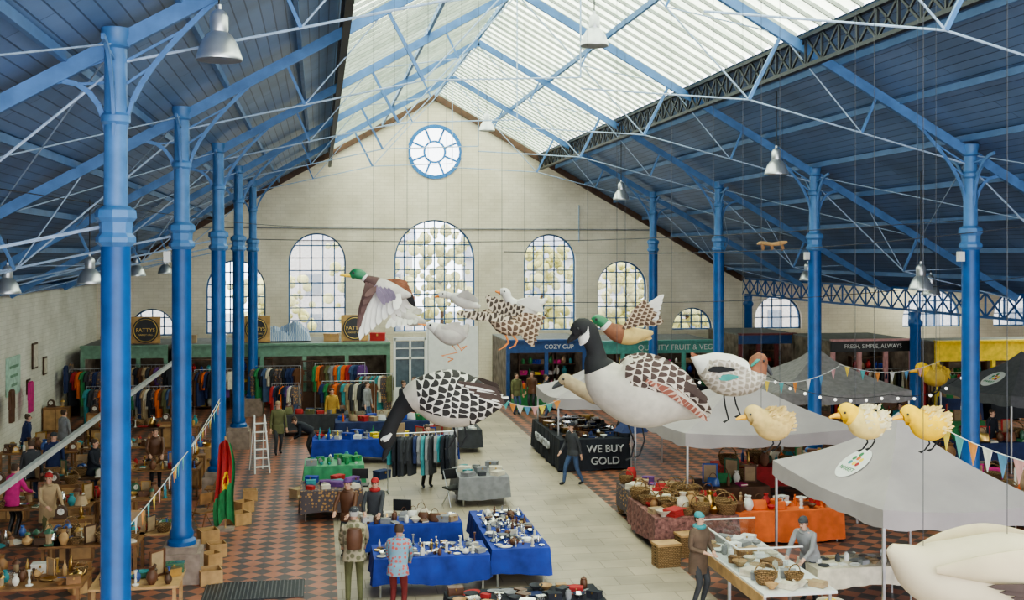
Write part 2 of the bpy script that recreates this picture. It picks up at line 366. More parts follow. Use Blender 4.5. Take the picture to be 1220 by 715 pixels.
# ---------------------------------------------------------------- outside the windows
rnd.seed(3)
struct(MB().add([(-70,D+.5,-.1),(110,D+.5,-.1),(110,130,-.1),(-70,130,-.1)],[(0,1,2,3)]).ob('ground',[mat('tarmac',(.35,.35,.35),.9)],sm=0))
for (x,w,h,c) in ((-14,13,6.5,(.56,.54,.51)),(1,11,7.5,(.54,.51,.48)),(17,12,6.2,(.58,.57,.54)),(32,12,7,(.54,.50,.46)),(48,14,6.5,(.52,.51,.50))):
    r_=root('house','pale rendered terrace house with slate roof','house',(x,84,0))
    MB().box((0,0,h/2),(w,8,h)).ob('wall',[mat('house%d'%x,c,.9)],r_,sm=0)
    MB().add([(-w/2-.3,-4.3,h),(w/2+.3,-4.3,h),(w/2+.3,4.3,h),(-w/2-.3,4.3,h),(-w/2-.3,0,h+3),(w/2+.3,0,h+3)],[(0,1,5,4),(2,3,4,5),(1,2,5),(3,0,4)]).ob('roof',[mat('slate',(.35,.36,.40),.8)],r_,sm=0)
    for i in range(4):
        for z in (1.6,4.4): MB().box((-w/2+w*(i+.5)/4,-4.03,z),(1.1,.08,1.5)).ob('window',[mat('house_window',(.2,.22,.25),.3)],r_,sm=0)
foli=mat('autumn_foliage',(.52,.49,.20),.9,0,.3,2)
for (x,y,h) in ((3,68,7.5),(7.5,70,8.2),(13.5,68,7),(18.5,66,6),(-3,74,5.0),(24,72,5)):
    r_=root('tree','yellowing autumn tree outside the window','tree',(x,y,0))
    MB().tube([(0,0,0),(.1,0,h*.3),(0,.1,h*.6)],[.25,.18,.1]).ob('trunk',[wood_d],r_)
    mb=MB()
    for i in range(150): mb.ball((rnd.gauss(0,1.1),rnd.gauss(0,.8),h*.3+rnd.random()*h*.68),rnd.uniform(.12,.36),6)
    mb.ob('foliage',[foli],r_)
# ---------------------------------------------------------------- columns
TY=[7.8,15.6,23.4,31.2,39.0,46.8]
LX={1:-2.64,2:-2.70,3:-2.65,4:-2.66,5:-2.63,0:-2.6}
RXC={1:14.5,2:14.45,3:14.3,4:14.2,5:14.1,0:14.5}
def column(x,y,zt):
    r_=root('iron_column','tall blue cast-iron roof column on sandstone plinth','column',(x,y,0),0,'iron columns carrying the roof')
    mb=MB(); mb.box((0,0,.3),(.78,.78,.6)); mb.box((0,0,.66),(.66,.66,.12)); mb.ob('plinth',[stone],r_,sm=0)
    MB().lathe([(.28,.72),(.28,.8),(.22,.86),(.24,.95),(.195,1.05),(.19,6.6)],20).ob('lower_shaft',[blue_d],r_)
    MB().lathe([(.19,6.6),(.25,6.66),(.25,6.72),(.2,6.78),(.21,6.92),(.26,6.98),(.25,7.08),(.16,7.14)],8,sx=1.03,sy=1.03).ob('collar',[blue_l],r_,sm=30)
    MB().lathe([(.155,7.14),(.15,8.2),(.19,8.24),(.19,8.32),(.15,8.36),(.145,zt-.3)],16).ob('upper_shaft',[blue_l],r_)
    MB().lathe([(.145,zt-.3),(.185,zt-.27),(.16,zt-.2),(.19,zt-.12),(.19,zt-.03)],12).ob('capital',[blue_l],r_)
    sl=(RZ-EZ)/(RX-XL)*(1 if x<RX else -1)
    for sx,sy in((1,0),(-1,0),(0,1),(0,-1)):
        mb=MB(); n=8; L=1.25 if sx else .8; P=[]
        for i in range(n+1):
            a=math.pi/2*i/n; u=L*(1-math.cos(a))+.12; z=zt-1.45+1.15*math.sin(a)+(sl*sx*u if sx else 0)*(i/n)
            P.append((sx*u,sy*u,z))
        for i in range(n): mb.beam(P[i],P[i+1],.045,.07)
        mb.beam((sx*.14,sy*.14,zt-.45),(P[6][0],P[6][1],P[6][2]),.03,.035); mb.beam((sx*.14,sy*.14,zt-.75),(P[4][0],P[4][1],P[4][2]),.03,.035)
        mb.ob('bracket',[blue_t],r_,sm=0)
    return r_
for i,y in enumerate(TY):
    if i==0: continue
    column(LX[i],y,zr(LX[i])-.06)
    if i>=2: column(RXC[i],y,zr(RXC[i])-.06)
for y in (23.4,37.3,53.2):
    r_=root('iron_column','short blue cast-iron column under the lattice girder','column',(XR,y,0),0,'eaves columns')
    MB().box((0,0,.35),(.7,.7,.7)).ob('plinth',[stone],r_,sm=0)
    MB().lathe([(.25,.7),(.2,.85),(.19,3.9),(.25,4),(.25,4.1),(.18,4.2),(.2,4.45)],16).ob('shaft',[blue_d],r_)
def member(parent,name,p0,p1,w,h,m_): return MB().beam(p0,p1,w,h).ob(name,[m_],parent,sm=0)
def rod(parent,p0,p1,r=.02,m_=None): return MB().cyl(p0,p1,r,n=6).ob('tie_rod',[m_ or rod_m],parent)
for i,y in enumerate(TY):
    r_=root('roof_truss','blue iron roof truss with slender tie rods','roof truss',(0,y,0),0,'roof trusses')
    xl,xr=LX[i],RXC[i]; o=.3
    def p(x,dz=0): return (x,0,zr(x)-o+dz)
    member(r_,'rafter',(XL+.1,0,zr(XL+.1)-o),(RX,0,RZ-o),.11,.21,blue_t); member(r_,'rafter',(XR-.1,0,zr(XR-.1)-o),(RX,0,RZ-o),.11,.21,blue_t)
    for s,xc in((-1,xl),(1,xr)):
        xm=(xc+RX)/2; node=(xm-s*.75,0,zr(xm)-o-1.45); qx=(xc+xm)/2; q2=(xm+RX)/2
        member(r_,'strut',p(xm),node,.07,.07,blue_t)
        rod(r_,(xc,0,zr(xc)-.55),node); rod(r_,node,(RX,0,RZ-.4)); rod(r_,node,(RX,0,node[2]+.15))
        for q,a in((qx,(xc,0,zr(xc)-.55)),(q2,(RX,0,RZ-.4))):
            mid=tuple((node[k]+a[k])/2 for k in range(3)); member(r_,'strut',p(q),mid,.05,.05,blue_t); rod(r_,p(xm),mid,.016)
        xe=XL+.1 if s<0 else XR-.1; xm=(xc+xe)/2; node=(xm-s*.45,0,zr(xm)-o-1.0)
        member(r_,'strut',p(xm),node,.06,.06,blue_t); rod(r_,(xc,0,zr(xc)-.6),node); rod(r_,node,(xe,0,zr(xe)-.35))
        rod(r_,p((xm+xc)/2),node,.014); rod(r_,p((xm+xe)/2),node,.014)
        if s<0: rod(r_,(xc,0,6.9),(xe,0,5.35),.025)
        if i<5:   # diagonal wind bracing under the slope
            rod(r_,p(xm),(xc,7.8,zr(xc)-o),.014); rod(r_,p(xc),(xm,7.8,zr(xm)-o),.014)
    rod(r_,(RX,0,RZ-.4),(RX,0,zr((xl+RX)/2)-o-1.3))
for x in [XL+.9+1.45*k for k in range(7)]+[XR-.9-1.45*k for k in range(7)]:
    tag(MB().beam((x,-4,zr(x)-.12),(x,D-.3,zr(x)-.12),.08,.14).ob('purlin',[purl_m],sm=0),'blue timber purlin running under the roof boards','beam','roof purlins')
for x in (RX-2.5,RX+2.5,RX):
    tag(MB().beam((x,-4,zr(x)-.13),(x,D-.3,zr(x)-.13),.08,.15).ob('purlin',[blue_t],sm=0),'blue purlin under the glazed roof','beam','glazed roof purlins')
def lattice(x,z0,z1,y0,y1,m_,lab,st=.8):
    r_=root('lattice_girder',lab,'girder',(x,0,0),0,'lattice girders')
    MB().beam((0,y0,z1),(0,y1,z1),.14,.08).ob('top_chord',[m_],r_,sm=0); MB().beam((0,y0,z0),(0,y1,z0),.14,.08).ob('bottom_chord',[m_],r_,sm=0)
    mb=MB(); y=y0
    while y<y1-.01:
        mb.beam((0,y,z0),(0,y+st,z1),.04,.05); mb.beam((0,y,z1),(0,y+st,z0),.04,.05); mb.beam((0,y,z0),(0,y,z1),.05,.05); y+=st
    mb.ob('lattice',[m_],r_,sm=0)
for x in (RX-SK,RX+SK): lattice(x,zr(x)-.76,zr(x)-.12,0,D-.9,black_i,'black riveted lattice girder at the skylight edge')
lattice(XR,4.5,EZ-.12,6,D-.5,blue_d,'blue lattice girder along the roof eaves',1.0)
# ---------------------------------------------------------------- pendant lamps
first=None
bulb_m=mat('warm_bulb',(1,.93,.8),.3,0,.02,emit=3)
for (x,y,w) in ((261,72,54),(708,55,34),(925,208,28),(580,156,19),(740,238,19),(323,180,17),(340,229,15),(107,338,29),(163,329,21),(197,326,17),(9,350,30),(1097,346,28),(962,334,15),(1109,352,22),(1135,252,16)):
    d=F*.6/w; loc=W(x,y,d)
    if not (XL+.4<loc.x<XR-.3) : d*=.8; loc=W(x,y,d)
    if first is None:
        first=r_=root('pendant_lamp','spun aluminium bell pendant lamp hanging on a rod','lamp',loc,0,'bell pendant lamps')
        MB().lathe([(.3,0),(.305,.02),(.29,.08),(.24,.22),(.17,.33),(.11,.38),(.10,.38),(.16,.32),(.23,.21),(.28,.08),(.29,.01),(.3,0)],24).ob('shade',[alu],r_)
        MB().lathe([(.11,.36),(.12,.4),(.12,.58),(.09,.64),(.03,.68),(.03,.74)],16).ob('housing',[alu],r_)
        MB().ball((0,0,.17),.16,12).ob('bulb',[bulb_m],r_)
    else: r_=copy(first,loc)
    for ch in list(r_.children):
        if ch.name.startswith('rod'): bpy.data.objects.remove(ch)
    zt=zr(loc.x)-.05-loc.z if loc.x<XR else 1
    MB().cyl((0,0,.7),(0,0,max(zt,.9)),.015,n=6).ob('rod',[black_i],r_)
# ---------------------------------------------------------------- generic furniture
def wood_table(c,w,l,h=.75,m_=wood,lab='brown wooden trestle table covered with bric-a-brac',rz=0):
    r_=root('table',lab,'table',(c[0],c[1],0),rz)
    MB().box((0,0,h-.02),(w,l,.04)).ob('tabletop',[m_],r_,sm=0)
    for sx in(-1,1):
        for sy in(-1,1): MB().beam((sx*(w/2-.08),sy*(l/2-.08),0),(sx*(w/2-.08),sy*(l/2-.08),h-.04),.06,.06).ob('leg',[m_],r_,sm=0)
    return r_
def cloth_table(c,w,l,m_,lab,h=.75,drop=.55,rz=0):
    r_=root('table',lab,'table',(c[0],c[1],0),rz)
    MB().box((0,0,h-.03),(w,l,.04)).ob('tabletop',[white],r_,sm=0)
    for sx in(-1,1):
        for sy in(-1,1): MB().cyl((sx*(w/2-.12),sy*(l/2-.1),0),(sx*(w/2-.12),sy*(l/2-.1),h-.04),.02,n=8).ob('leg',[steel],r_)
    mb=MB(); per=[]; st=.10
    def seg(a,b):
        n=max(2,int(math.dist(a,b)/st)); return [(a[0]+(b[0]-a[0])*i/n,a[1]+(b[1]-a[1])*i/n) for i in range(n)]
    cs=[(-w/2,-l/2),(w/2,-l/2),(w/2,l/2),(-w/2,l/2)]
    for i in range(4): per+=seg(cs[i],cs[(i+1)%4])
    n=len(per); ph=rnd.random()*6
    top=[(x*1.005,y*1.005,h) for x,y in per]; bot=[]
    for i,(x,y) in enumerate(per):
        k=.03+.03*math.sin(i*1.9+ph)+.015*math.sin(i*.8)
        bot.append((x*(1.01+k/max(w/2,.3)),y*(1.01+k/max(l/2,.3)),h-drop+.035*math.sin(i*.35+ph)))
    mb.add(top+bot,[list(range(n))]+[(i,n+i,n+(i+1)%n,(i+1)%n) for i in range(n)])
    mb.ob('tablecloth',[m_],r_,sm=50)
    return r_
def chair(c,rz,m_=black):
    r_=root('chair','black folding chair with padded seat' if m_ is black else 'brown wooden dining chair among the antiques','chair',(c[0],c[1],0),rz)
    MB().box((0,0,.45),(.42,.42,.04)).ob('seat',[m_],r_,sm=0)
    MB().box((0,.2,.78),(.42,.03,.26)).ob('backrest',[m_],r_,sm=0)
    for sx in(-.19,.19):
        MB().tube([(sx,-.2,0),(sx,-.1,.3),(sx,.2,.9)],.012,6).ob('leg',[steel if m_ is black else m_],r_); MB().cyl((sx,.22,0),(sx,-.15,.44),.012,n=6).ob('leg',[steel if m_ is black else m_],r_)
# ---------------------------------------------------------------- small goods
proto={}
def item(kind,mat_,loc,rz,scale,group):
    key=(kind,mat_.name)
    if key not in proto:
        n,lab,cat,parts=KINDS[kind]
        cw=mat_.name.replace('_',' ').replace(' cloth','').replace(' paint','').replace(' plastic','')
        lb=lab.replace('{}',cw)+' on a market stall'
        if len(parts)==1:
            o=parts[0][1](MB()).ob(n,[mat_],loc=loc); tag(o,lb,cat,group)
        else:
            o=root(n,lb,cat,loc,0,group)
            for pn,pf,pm in parts: pf(MB()).ob(pn,[pm or mat_],o)
        o.rotation_euler=(0,0,rz); o.scale=(scale,)*3; proto[key]=o; return o
    o=copy(proto[key],loc,rz,scale); o['group']=group; return o
def lp(*p): return lambda mb:mb.lathe(list(p),14)
KINDS={
'vase':('vase','{} glazed bulbous vase','vase',[('b',lp((.05,0),(.06,.01),(.1,.1),(.09,.18),(.04,.25),(.06,.3),(.05,.3),(.03,.25)))]),
'bowl':('bowl','{} footed bowl','bowl',[('b',lp((.05,0),(.05,.015),(.09,.05),(.13,.1),(.125,.1),(.08,.05),(0.001,.03)))]),
'plate':('plate','{} round dinner plate','plate',[('b',lp((.06,0),(.08,.008),(.125,.025),(.123,.03),(.075,.014),(0.001,.012)))]),
'cup':('cup','{} tea cup','cup',[('bowl',lp((.025,0),(.03,.01),(.045,.06),(.042,.06),(.001,.02)),None),('handle',lambda mb:mb.tube([(.04,0,.05),(.07,0,.045),(.065,0,.02),(.033,0,.015)],.006,6),None)]),
'teapot':('teapot','{} rounded teapot with lid','teapot',[('body',lp((.05,0),(.09,.03),(.1,.08),(.07,.13),(.045,.14)),None),('lid',lp((.045,.14),(.03,.16),(.01,.165),(.015,.185),(.001,.19)),None),('spout',lambda mb:mb.tube([(.08,0,.06),(.13,0,.09),(.15,0,.14)],[.022,.014,.01],8),None),('handle',lambda mb:mb.tube([(-.085,0,.11),(-.14,0,.11),(-.14,0,.05),(-.09,0,.04)],.009,6),None)]),
'candlestick':('candlestick','{} turned candlestick','candlestick',[('b',lp((.06,0),(.06,.015),(.02,.03),(.025,.08),(.012,.12),(.02,.2),(.035,.24),(.03,.25),(.01,.25)))]),
'box':('wooden_box','{} hinged lidded box','box',[('body',lambda mb:mb.box((0,0,.06),(.28,.18,.12)),None),('lid',lambda mb:mb.box((0,0,.135),(.29,.19,.03)),None),('clasp',lambda mb:mb.box((0,-.1,.115),(.03,.012,.04)),brass)]),
'book':('book','{} hardback book','book',[('cover',lambda mb:mb.box((0,0,.003),(.16,.23,.006)).box((0,0,.037),(.16,.23,.006)).box((-.078,0,.02),(.006,.23,.04)),None),('pages',lambda mb:mb.box((.003,0,.02),(.148,.215,.028)),cream)]),
'frame':('picture_frame','{} standing picture frame','picture',[('frame',lambda mb:mb.box((0,0,.015),(.3,.03,.03)).box((0,0,.385),(.3,.03,.03)).box((-.135,0,.2),(.03,.03,.34)).box((.135,0,.2),(.03,.03,.34)),None),('print',lambda mb:mb.box((0,.005,.2),(.25,.01,.345)),tan),('stand',lambda mb:mb.beam((0,.02,.25),(0,.15,0),.03,.01),None)]),
'jar':('jar','{} jar with knobbed lid','jar',[('body',lp((.05,0),(.06,.02),(.06,.13),(.045,.15)),None),('lid',lp((.05,.15),(.05,.165),(.02,.18),(.02,.195),(.001,.2)),None)]),
'clock':('mantel_clock','{} mantel clock','clock',[('case',lambda mb:mb.prism([(-.13,0),(.13,0),(.13,.03),(.1,.03),(.1,.15),(.06,.21),(0,.23),(-.06,.21),(-.1,.15),(-.1,.03),(-.13,.03)],-.05,.05),None),('dial',lambda mb:mb.cyl((0,-.05,.13),(0,-.056,.13),.06,n=16),china),('hand',lambda mb:mb.box((.01,-.058,.15),(.006,.003,.05)),black)]),
'figure':('figurine','{} small figurine','figurine',[('b',lp((.05,0),(.05,.02),(.025,.03),(.04,.08),(.03,.13),(.04,.17),(.015,.2),(.028,.225),(.025,.25),(.001,.265)))]),
'bottle':('bottle','{} narrow bottle','bottle',[('b',lp((.035,0),(.037,.01),(.037,.15),(.013,.2),(.013,.26),(.001,.26)))]),
'basket':('basket','woven wicker basket','basket',[('body',lp((.12,0),(.14,.02),(.18,.16),(.19,.18),(.17,.18),(.12,.03),(.001,.02)),wicker),('handle',lambda mb:mb.tube([(.175*math.cos(math.pi*i/8),0,.17+.17*math.sin(math.pi*i/8)) for i in range(9)],.012,6),wicker)]),
'bag':('handbag','{} handbag','bag',[('body',lambda mb:mb.loft([(0,0,0,.06,.15),(0,0,.03,.075,.17),(0,0,.14,.05,.15),(0,0,.2,.015,.13)],3,12,None,(0,1,0)),None),('strap',lambda mb:mb.tube([(.09*math.cos(math.pi*i/6),0,.19+.13*math.sin(math.pi*i/6)) for i in range(7)],.008,6),leather)]),
'tin':('storage_tin','{} oblong tin','tin',[('body',lambda mb:mb.box((0,0,.04),(.2,.13,.08)),None),('lid',lambda mb:mb.box((0,0,.088),(.206,.136,.016)),None)]),
'folded':('folded_cloth','{} folded fabric pile','folded cloth',[('b',lambda mb:mb.box((0,0,.02),(.32,.24,.038)).box((.005,0,.058),(.31,.235,.034)).box((-.006,.003,.09),(.3,.23,.028)))]),
'lantern':('lantern','{} lantern with glass sides','lantern',[('base',lambda mb:mb.box((0,0,.015),(.15,.15,.03)),None),('glass_body',lambda mb:mb.cyl((0,0,.03),(0,0,.2),.055,n=8),tan),('top',lp((.085,.2),(.08,.22),(.03,.27),(.001,.28)),None),('handle',lambda mb:mb.tube([(.05*math.cos(math.pi*i/6),0,.27+.07*math.sin(math.pi*i/6)) for i in range(7)],.005,5),None)]),
'lamp':('table_lamp','{} table lamp with shade','lamp',[('base',lp((.08,0),(.08,.02),(.03,.05),(.05,.15),(.015,.25),(.012,.32)),None),('lamp_shade',lp((.15,.3),(.09,.5),(.085,.5),(.145,.3)),tan)]),
'tray':('tray','{} oval tray with raised rim','tray',[('b',lambda mb:mb.lathe([(.15,0),(.18,.025),(.175,.028),(.145,.008),(.001,.006)],18,sx=1.2,sy=.8))]),
}
POT=[wood,wood_l,brass,leather,wood,silver,wood_d,wood_l,brass,china,red,china,leather,teal,mat('ochre_glaze',(.45,.27,.08),.3),mat('blue_glaze',(.06,.12,.35),.2),mat('green_glaze',(.07,.16,.10),.2),mat('rust_iron',(.20,.09,.05),.7)]
def scatter(c,w,l,h,kinds,mats,group,sp=.34,dens=.9,sc0=.9,sc1=1.4,rz=0):
    nx=max(1,int(w/sp)); ny=max(1,int(l/sp))
    for i in range(nx):
        for j in range(ny):
            if rnd.random()>dens: continue
            x=(i+.5)/nx*w-w/2+rnd.uniform(-.03,.03); y=(j+.5)/ny*l-l/2+rnd.uniform(-.03,.03)
            X=c[0]+x*math.cos(rz)-y*math.sin(rz); Y=c[1]+x*math.sin(rz)+y*math.cos(rz)
            item(rnd.choice(kinds),rnd.choice(mats),(X,Y,h+.001),rnd.uniform(-.9,.9),rnd.uniform(sc0,sc1),group)
BRIC=['vase','bowl','plate','teapot','candlestick','box','book','frame','jar','clock','figure','bottle','tin','lantern','basket','box','tray','candlestick','vase']
# ------------------------------------------------ left antiques
rnd.seed(11)
for (px,py,w,l,m_) in ((35,690,2.0,1.2,wood),(165,690,1.5,1.1,wood_l),(20,645,1.9,1.1,wood_d),(112,642,1.9,1.1,wood),(190,628,1.2,1.2,wood_l),(48,600,2.4,1.1,wood),(165,590,2.2,1.1,wood),(85,566,2.4,1.1,wood_d),(190,556,2.2,1.1,wood),(140,530,2.6,1.1,wood),(232,530,1.2,1.1,wood_l),(50,536,2.2,1.1,wood),(150,508,2.6,1.0,wood_d),(212,506,1.5,1.0,wood)):
    c=G(px,py,.75)
    if c.x-w/2<XL+.2: c.x=XL+.25+w/2
    wood_table(c,w,l,m_=m_); scatter(c,w-.1,l-.1,.75,BRIC,POT,'bric-a-brac on the wooden tables',.235,.95,.65,1.2)
for (px,py,rz) in ((10,620,0),(225,580,0),(120,522,0),(30,515,0),(85,668,.1),(205,534,0),(75,620,0),(140,615,0)):
    c=G(px,py,0)
    if c.x<XL+.5: c.x=XL+.5
    r_=root('cabinet','dark wooden side cabinet with two doors','cabinet',(c.x,c.y,0),rz)
    MB().box((0,0,.45),(.9,.4,.9)).ob('body',[wood],r_,sm=0)
    for s in(-1,1):
        dd=MB().box((s*.21,-.21,.45),(.39,.02,.75)).ob('door',[wood_l],r_,sm=0); MB().ball((s*.05,-.235,.5),.015,8).ob('knob',[brass],dd)
    item('clock',wood_d,(c.x-.2,c.y,.9),0,1.2,'ornaments on cabinets'); item(rnd.choice(['vase','lamp','lantern','basket']),brass,(c.x+.2,c.y,.9),0,.95,'ornaments on cabinets')
for (px,py) in ((240,632),(150,665),(255,602),(60,572)):
    c=G(px,py); chair((c.x,c.y),rnd.uniform(0,6),wood)
rnd.seed(5)
for (px,py) in ((290,610),(298,596),(252,674),(285,624),(250,694),(258,662),(248,645),(246,560),(250,545),(95,705)):
    c=G(px,py); s=rnd.uniform(.3,.42)
    r_=root('crate','open cardboard crate with goods on the floor','crate',(c.x,c.y,0),rnd.random(),'crates on the floor')
    mb=MB()
    for a,b2 in(((s/2,0),(.02,s)),((-s/2,0),(.02,s)),((0,s/2),(s,.02)),((0,-s/2),(s,.02))): mb.box((a[0],a[1],.14),(b2[0],b2[1],.28))
    mb.ob('side',[wood_l],r_,sm=0); MB().box((0,0,.02),(s,s,.03)).ob('base',[wood_l],r_,sm=0)
    for k in range(3): item('book',rnd.choice(CL),(c.x+rnd.uniform(-.05,.05),c.y,.04+.06*k),rnd.random(),.9,'books in crates')
# ------------------------------------------------ garments
def garment_mesh(w=.5,h=.95,sleeve=.55):
    mb=MB()
    body=[(-.07,0),(-w*.42,-.06),(-w*.44,-.2),(-w*.40,-h),(w*.40,-h),(w*.44,-.2),(w*.42,-.06),(.07,0),(0,-.05)]
    mb.prism(body,-.045,.045)
    for s in(-1,1):
        mb.prism([(s*w*.40,-.05),(s*w*.52,-.14),(s*w*.60,-sleeve),(s*w*.48,-sleeve),(s*w*.40,-.25)][::1 if s<0 else -1],-.035,.035)
    return mb
GAR={}
GSZ=((.5,1.05,.62),(.48,.72,.4),(.5,1.35,.3))
def garment(loc,rz,m_,kind=0):
    key=(m_.name,kind)
    lab=m_.name.replace('_',' ').replace(' cloth','')+(' long coat on a hanger',' short shirt on a hanger',' full length dress on a hanger')[kind]
    if key not in GAR:
        o=garment_mesh(*GSZ[kind]).ob(('coat','shirt','dress')[kind],[m_],loc=loc); tag(o,lab,'clothing','clothes on hangers')
        MB().tube([(0,0,-.02),(0,0,.04),(.02,0,.07),(0,0,.09)],.006,5).ob('hanger_hook',[steel],o); GAR[key]=o; o.rotation_euler=(0,0,rz); return o
    return copy(GAR[key],loc,rz)
def clothes_rail(c,L,h=1.6,n=14,rz=0,tw=1.25,cols=CL,kinds=(0,1)):
    r_=root('clothes_rail','chrome clothes rail hung with garments','clothes rail',(c[0],c[1],0),rz)
    MB().cyl((-L/2,0,h),(L/2,0,h),.016).ob('bar',[steel],r_)
    for s in(-1,1):
        MB().cyl((s*L/2,0,.03),(s*L/2,0,h),.016).ob('post',[steel],r_); MB().cyl((s*L/2,-.25,.03),(s*L/2,.25,.03),.018).ob('foot',[steel],r_)
    for i in range(n):
        u=-L/2+.1+(L-.2)*i/max(n-1,1)
        garment((c[0]+u*math.cos(rz),c[1]+u*math.sin(rz),h-.09),rz+tw+rnd.uniform(-.2,.2),rnd.choice(cols),rnd.choice(kinds))
rnd.seed(21)
DK=[grey,dgrey,blackc,dgrey,green,grey,navy,blackc,cream,dgrey,denim,teal]
c=G(503,585); clothes_rail((c.x,c.y),1.9,1.6,16,.1,1.1,DK)
Y0=47.6
MX=[navy,blackc,purple,olive,green,tan,cream,leather,dgrey,grey,floral,dgrey,orange,olive,leather,floral,denim,red,blackc,teal]
for (px,Y,L,hh) in ((115,46.6,2.0,2.0),(178,46.9,1.9,2.1),(330,46.6,1.9,2.0),(405,46.4,2.0,2.1),(447,45.8,1.4,1.7),(255,46.6,1.5,1.9),(140,44.0,2.2,1.6),(415,44.2,2.0,1.6),(340,43.8,1.0,1.6),(185,43.6,1.6,1.6)):
    X=XP(px,Y); clothes_rail((X,Y),L,hh,12,rnd.uniform(-.15,.15),.75,MX,(0,1,2))
# ------------------------------------------------ centre stalls
SIL=[silver,china,silver,brass,steel,leather,grey]
SMALL=['bowl','cup','plate','teapot','candlestick','jar','figure','tin','bottle','tray','book','cup']
def ct(px,py,w,l,m_,lab,kinds,mats,grp,sp=.3,dens=.9,s0=.8,s1=1.2,drop=.55,h=.75):
    c=G(px,py,h); cloth_table(c,w,l,m_,lab,h,drop); scatter(c,w-.15,l-.15,h,kinds,mats,grp,sp,dens,s0,s1); return c
rnd.seed(31)
ct(512,655,2.2,1.1,royal,'table with royal blue cloth displaying silver and china',SMALL,SIL+[china,cream],'tableware on the blue table',.155,.96,.5,.9,.5)
ct(482,620,2.4,.8,royal,'table with royal blue cloth behind the traders',['bowl','cup','book','jar','tin','bag','box'],[china,cream,silver,tan,leather,grey],'goods on the rear blue table',.2,.95,.7,1.1)
ct(604,629,1.15,3.4,royal,'long blue-clothed table crowded with silverware',SMALL,SIL+[china,silver,leather,dgrey,cream],'silverware on the long table',.165,.96,.5,.9,.5)
ct(625,710,2.6,1.0,blackc,'table with black cloth covered in boxed oddments',['book','tin','box','jar','bowl','tray'],[red,blackc,leather,grey,navy,wood_l,dgrey,black,silver],'oddments on the black table',.22,.95,.7,1.05)
ct(395,578,1.5,1.3,floral,'table under patterned fabric piled with textiles',['folded','book','tin','box'],[navy,royal,grey,teal,red,cream,purple],'textiles on the table',.28,.95,.9,1.2)
ct(398,550,1.6,1.3,mat('green_tray',(.05,.28,.13),.5),'table with green plastic trays of small goods',['tin','box','jar','cup'],[green,teal,white,green,grey],'small goods in green trays',.22,.95,.8,1.1)
ct(430,520,3.0,1.3,royal,'blue-clothed table with mixed household goods',['box','tin','book','jar','bottle','figure','bowl'],[royal,white,red,teal,yellow,green,china,grey,tan],'household goods',.27,.95,.8,1.3)
ct(505,524,2.0,1.2,royal,'blue-clothed table with cardboard boxes',['box','book','tin','frame'],[white,tan,royal,red,wood_l],'boxed goods',.3,.9,1.0,1.5)
ct(572,562,1.3,1.6,grey,'low table with folded towels and boxes',['folded','box','tin'],[grey,white,teal,dgrey,cream],'towels and boxes',.3,.95,.9,1.2)
ct(455,500,3.2,1.1,navy,'navy-clothed table stacked with bags and toys',['bag','box','tin','bottle'],[orange,red,royal,green,tan,white],'bags and toys',.32,.95,.9,1.4)
ct(545,508,1.4,1.8,dgrey,'dark table with stacked packets',['box','tin','book'],[tan,white,red,teal],'packets',.32,.9,1.0,1.4)
ct(375,492,2.4,1.0,dgrey,'dark table with shoes and folded clothes',['folded','bag','box'],MX,'folded clothes',.34,.9,.9,1.3)
c=G(482,640); chair((c.x,c.y),2.8)
c=G(540,602); chair((c.x,c.y),.4)
c=G(430,598); chair((c.x,c.y),3.0)
for (px,py) in ((366,602),(384,606),(356,592),(398,602),(455,570)):
    c=G(px,py); item('box',rnd.choice([red,white,tan,navy]),(c.x,c.y,0),rnd.random(),1.6,'boxes under the tables')
for (px,py) in ((545,562),(752,572)):
    c=G(px,py); r_=root('umbrella','dark folding umbrella open over the stall','umbrella',(c.x,c.y,0))
    MB().cyl((0,0,0),(0,0,1.75),.018,n=8).ob('pole',[steel],r_)
    mb=MB(); vs=[(0,0,1.8)]
    for i in range(16):
        a=2*math.pi*i/16; q=.55 if i%2==0 else .47; vs+=[(q*.55*math.cos(a),q*.55*math.sin(a),1.68),(q*math.cos(a),q*math.sin(a),1.42)]
    fs=[]
    for i in range(16):
        j=(i+1)%16; fs+=[(0,1+2*i,1+2*j),(1+2*i,2+2*i,2+2*j,1+2*j)]
    mb.add(vs,fs).ob('canopy',[dgrey if px<600 else navy],r_,sm=0); MB().cyl((0,0,0),(0,0,.05),.2,n=12).ob('base',[dgrey],r_)
# ------------------------------------------------ right stalls
rnd.seed(41)
a=G(668,563); b_=G(757,563); cx=(a.x+b_.x)/2; w=b_.x-a.x
r_=cloth_table((cx,a.y+2.3),w,4.4,blackc,'gold buyer counter draped in black cloth with lettering',.95,.92)
text('WE BUY',.31,(.27,-2.30,.66),mat('grey_lettering',(.45,.45,.47),.5),r_,ex=.03); text('GOLD',.32,(.27,-2.30,.30),MC['grey_lettering'],r_,ex=.03)
text('WE BUY GOLD',.32,(-w/2-.07,.2,.55),MC['grey_lettering'],r_,rot=(math.pi/2,0,-math.pi/2),ex=.03)
scatter((cx,a.y+2.3),w-.2,4.2,.95,['box','tin','jar','book','bowl'],[black,silver,white,brass,navy,leather],'jewellery trays and boxes',.28,.9,.8,1.2)
plaid=mat('plaid_blanket',(.22,.10,.09),.9,0,.6,14)
ct(812,603,1.9,2.2,plaid,'rug-covered table piled with wicker baskets and pottery',['basket','basket','vase','bowl','bag','folded','box'],[tan,leather,brass,wood_l,wood,red,cream],'baskets and pottery',.27,.97,.8,1.5,.6)
ct(778,583,1.3,2.0,floral,'table under a patterned blanket with bags',['folded','bag','book','basket','box'],[tan,red,leather,cream,purple,wood],'bags and blankets',.27,.95,.8,1.3)
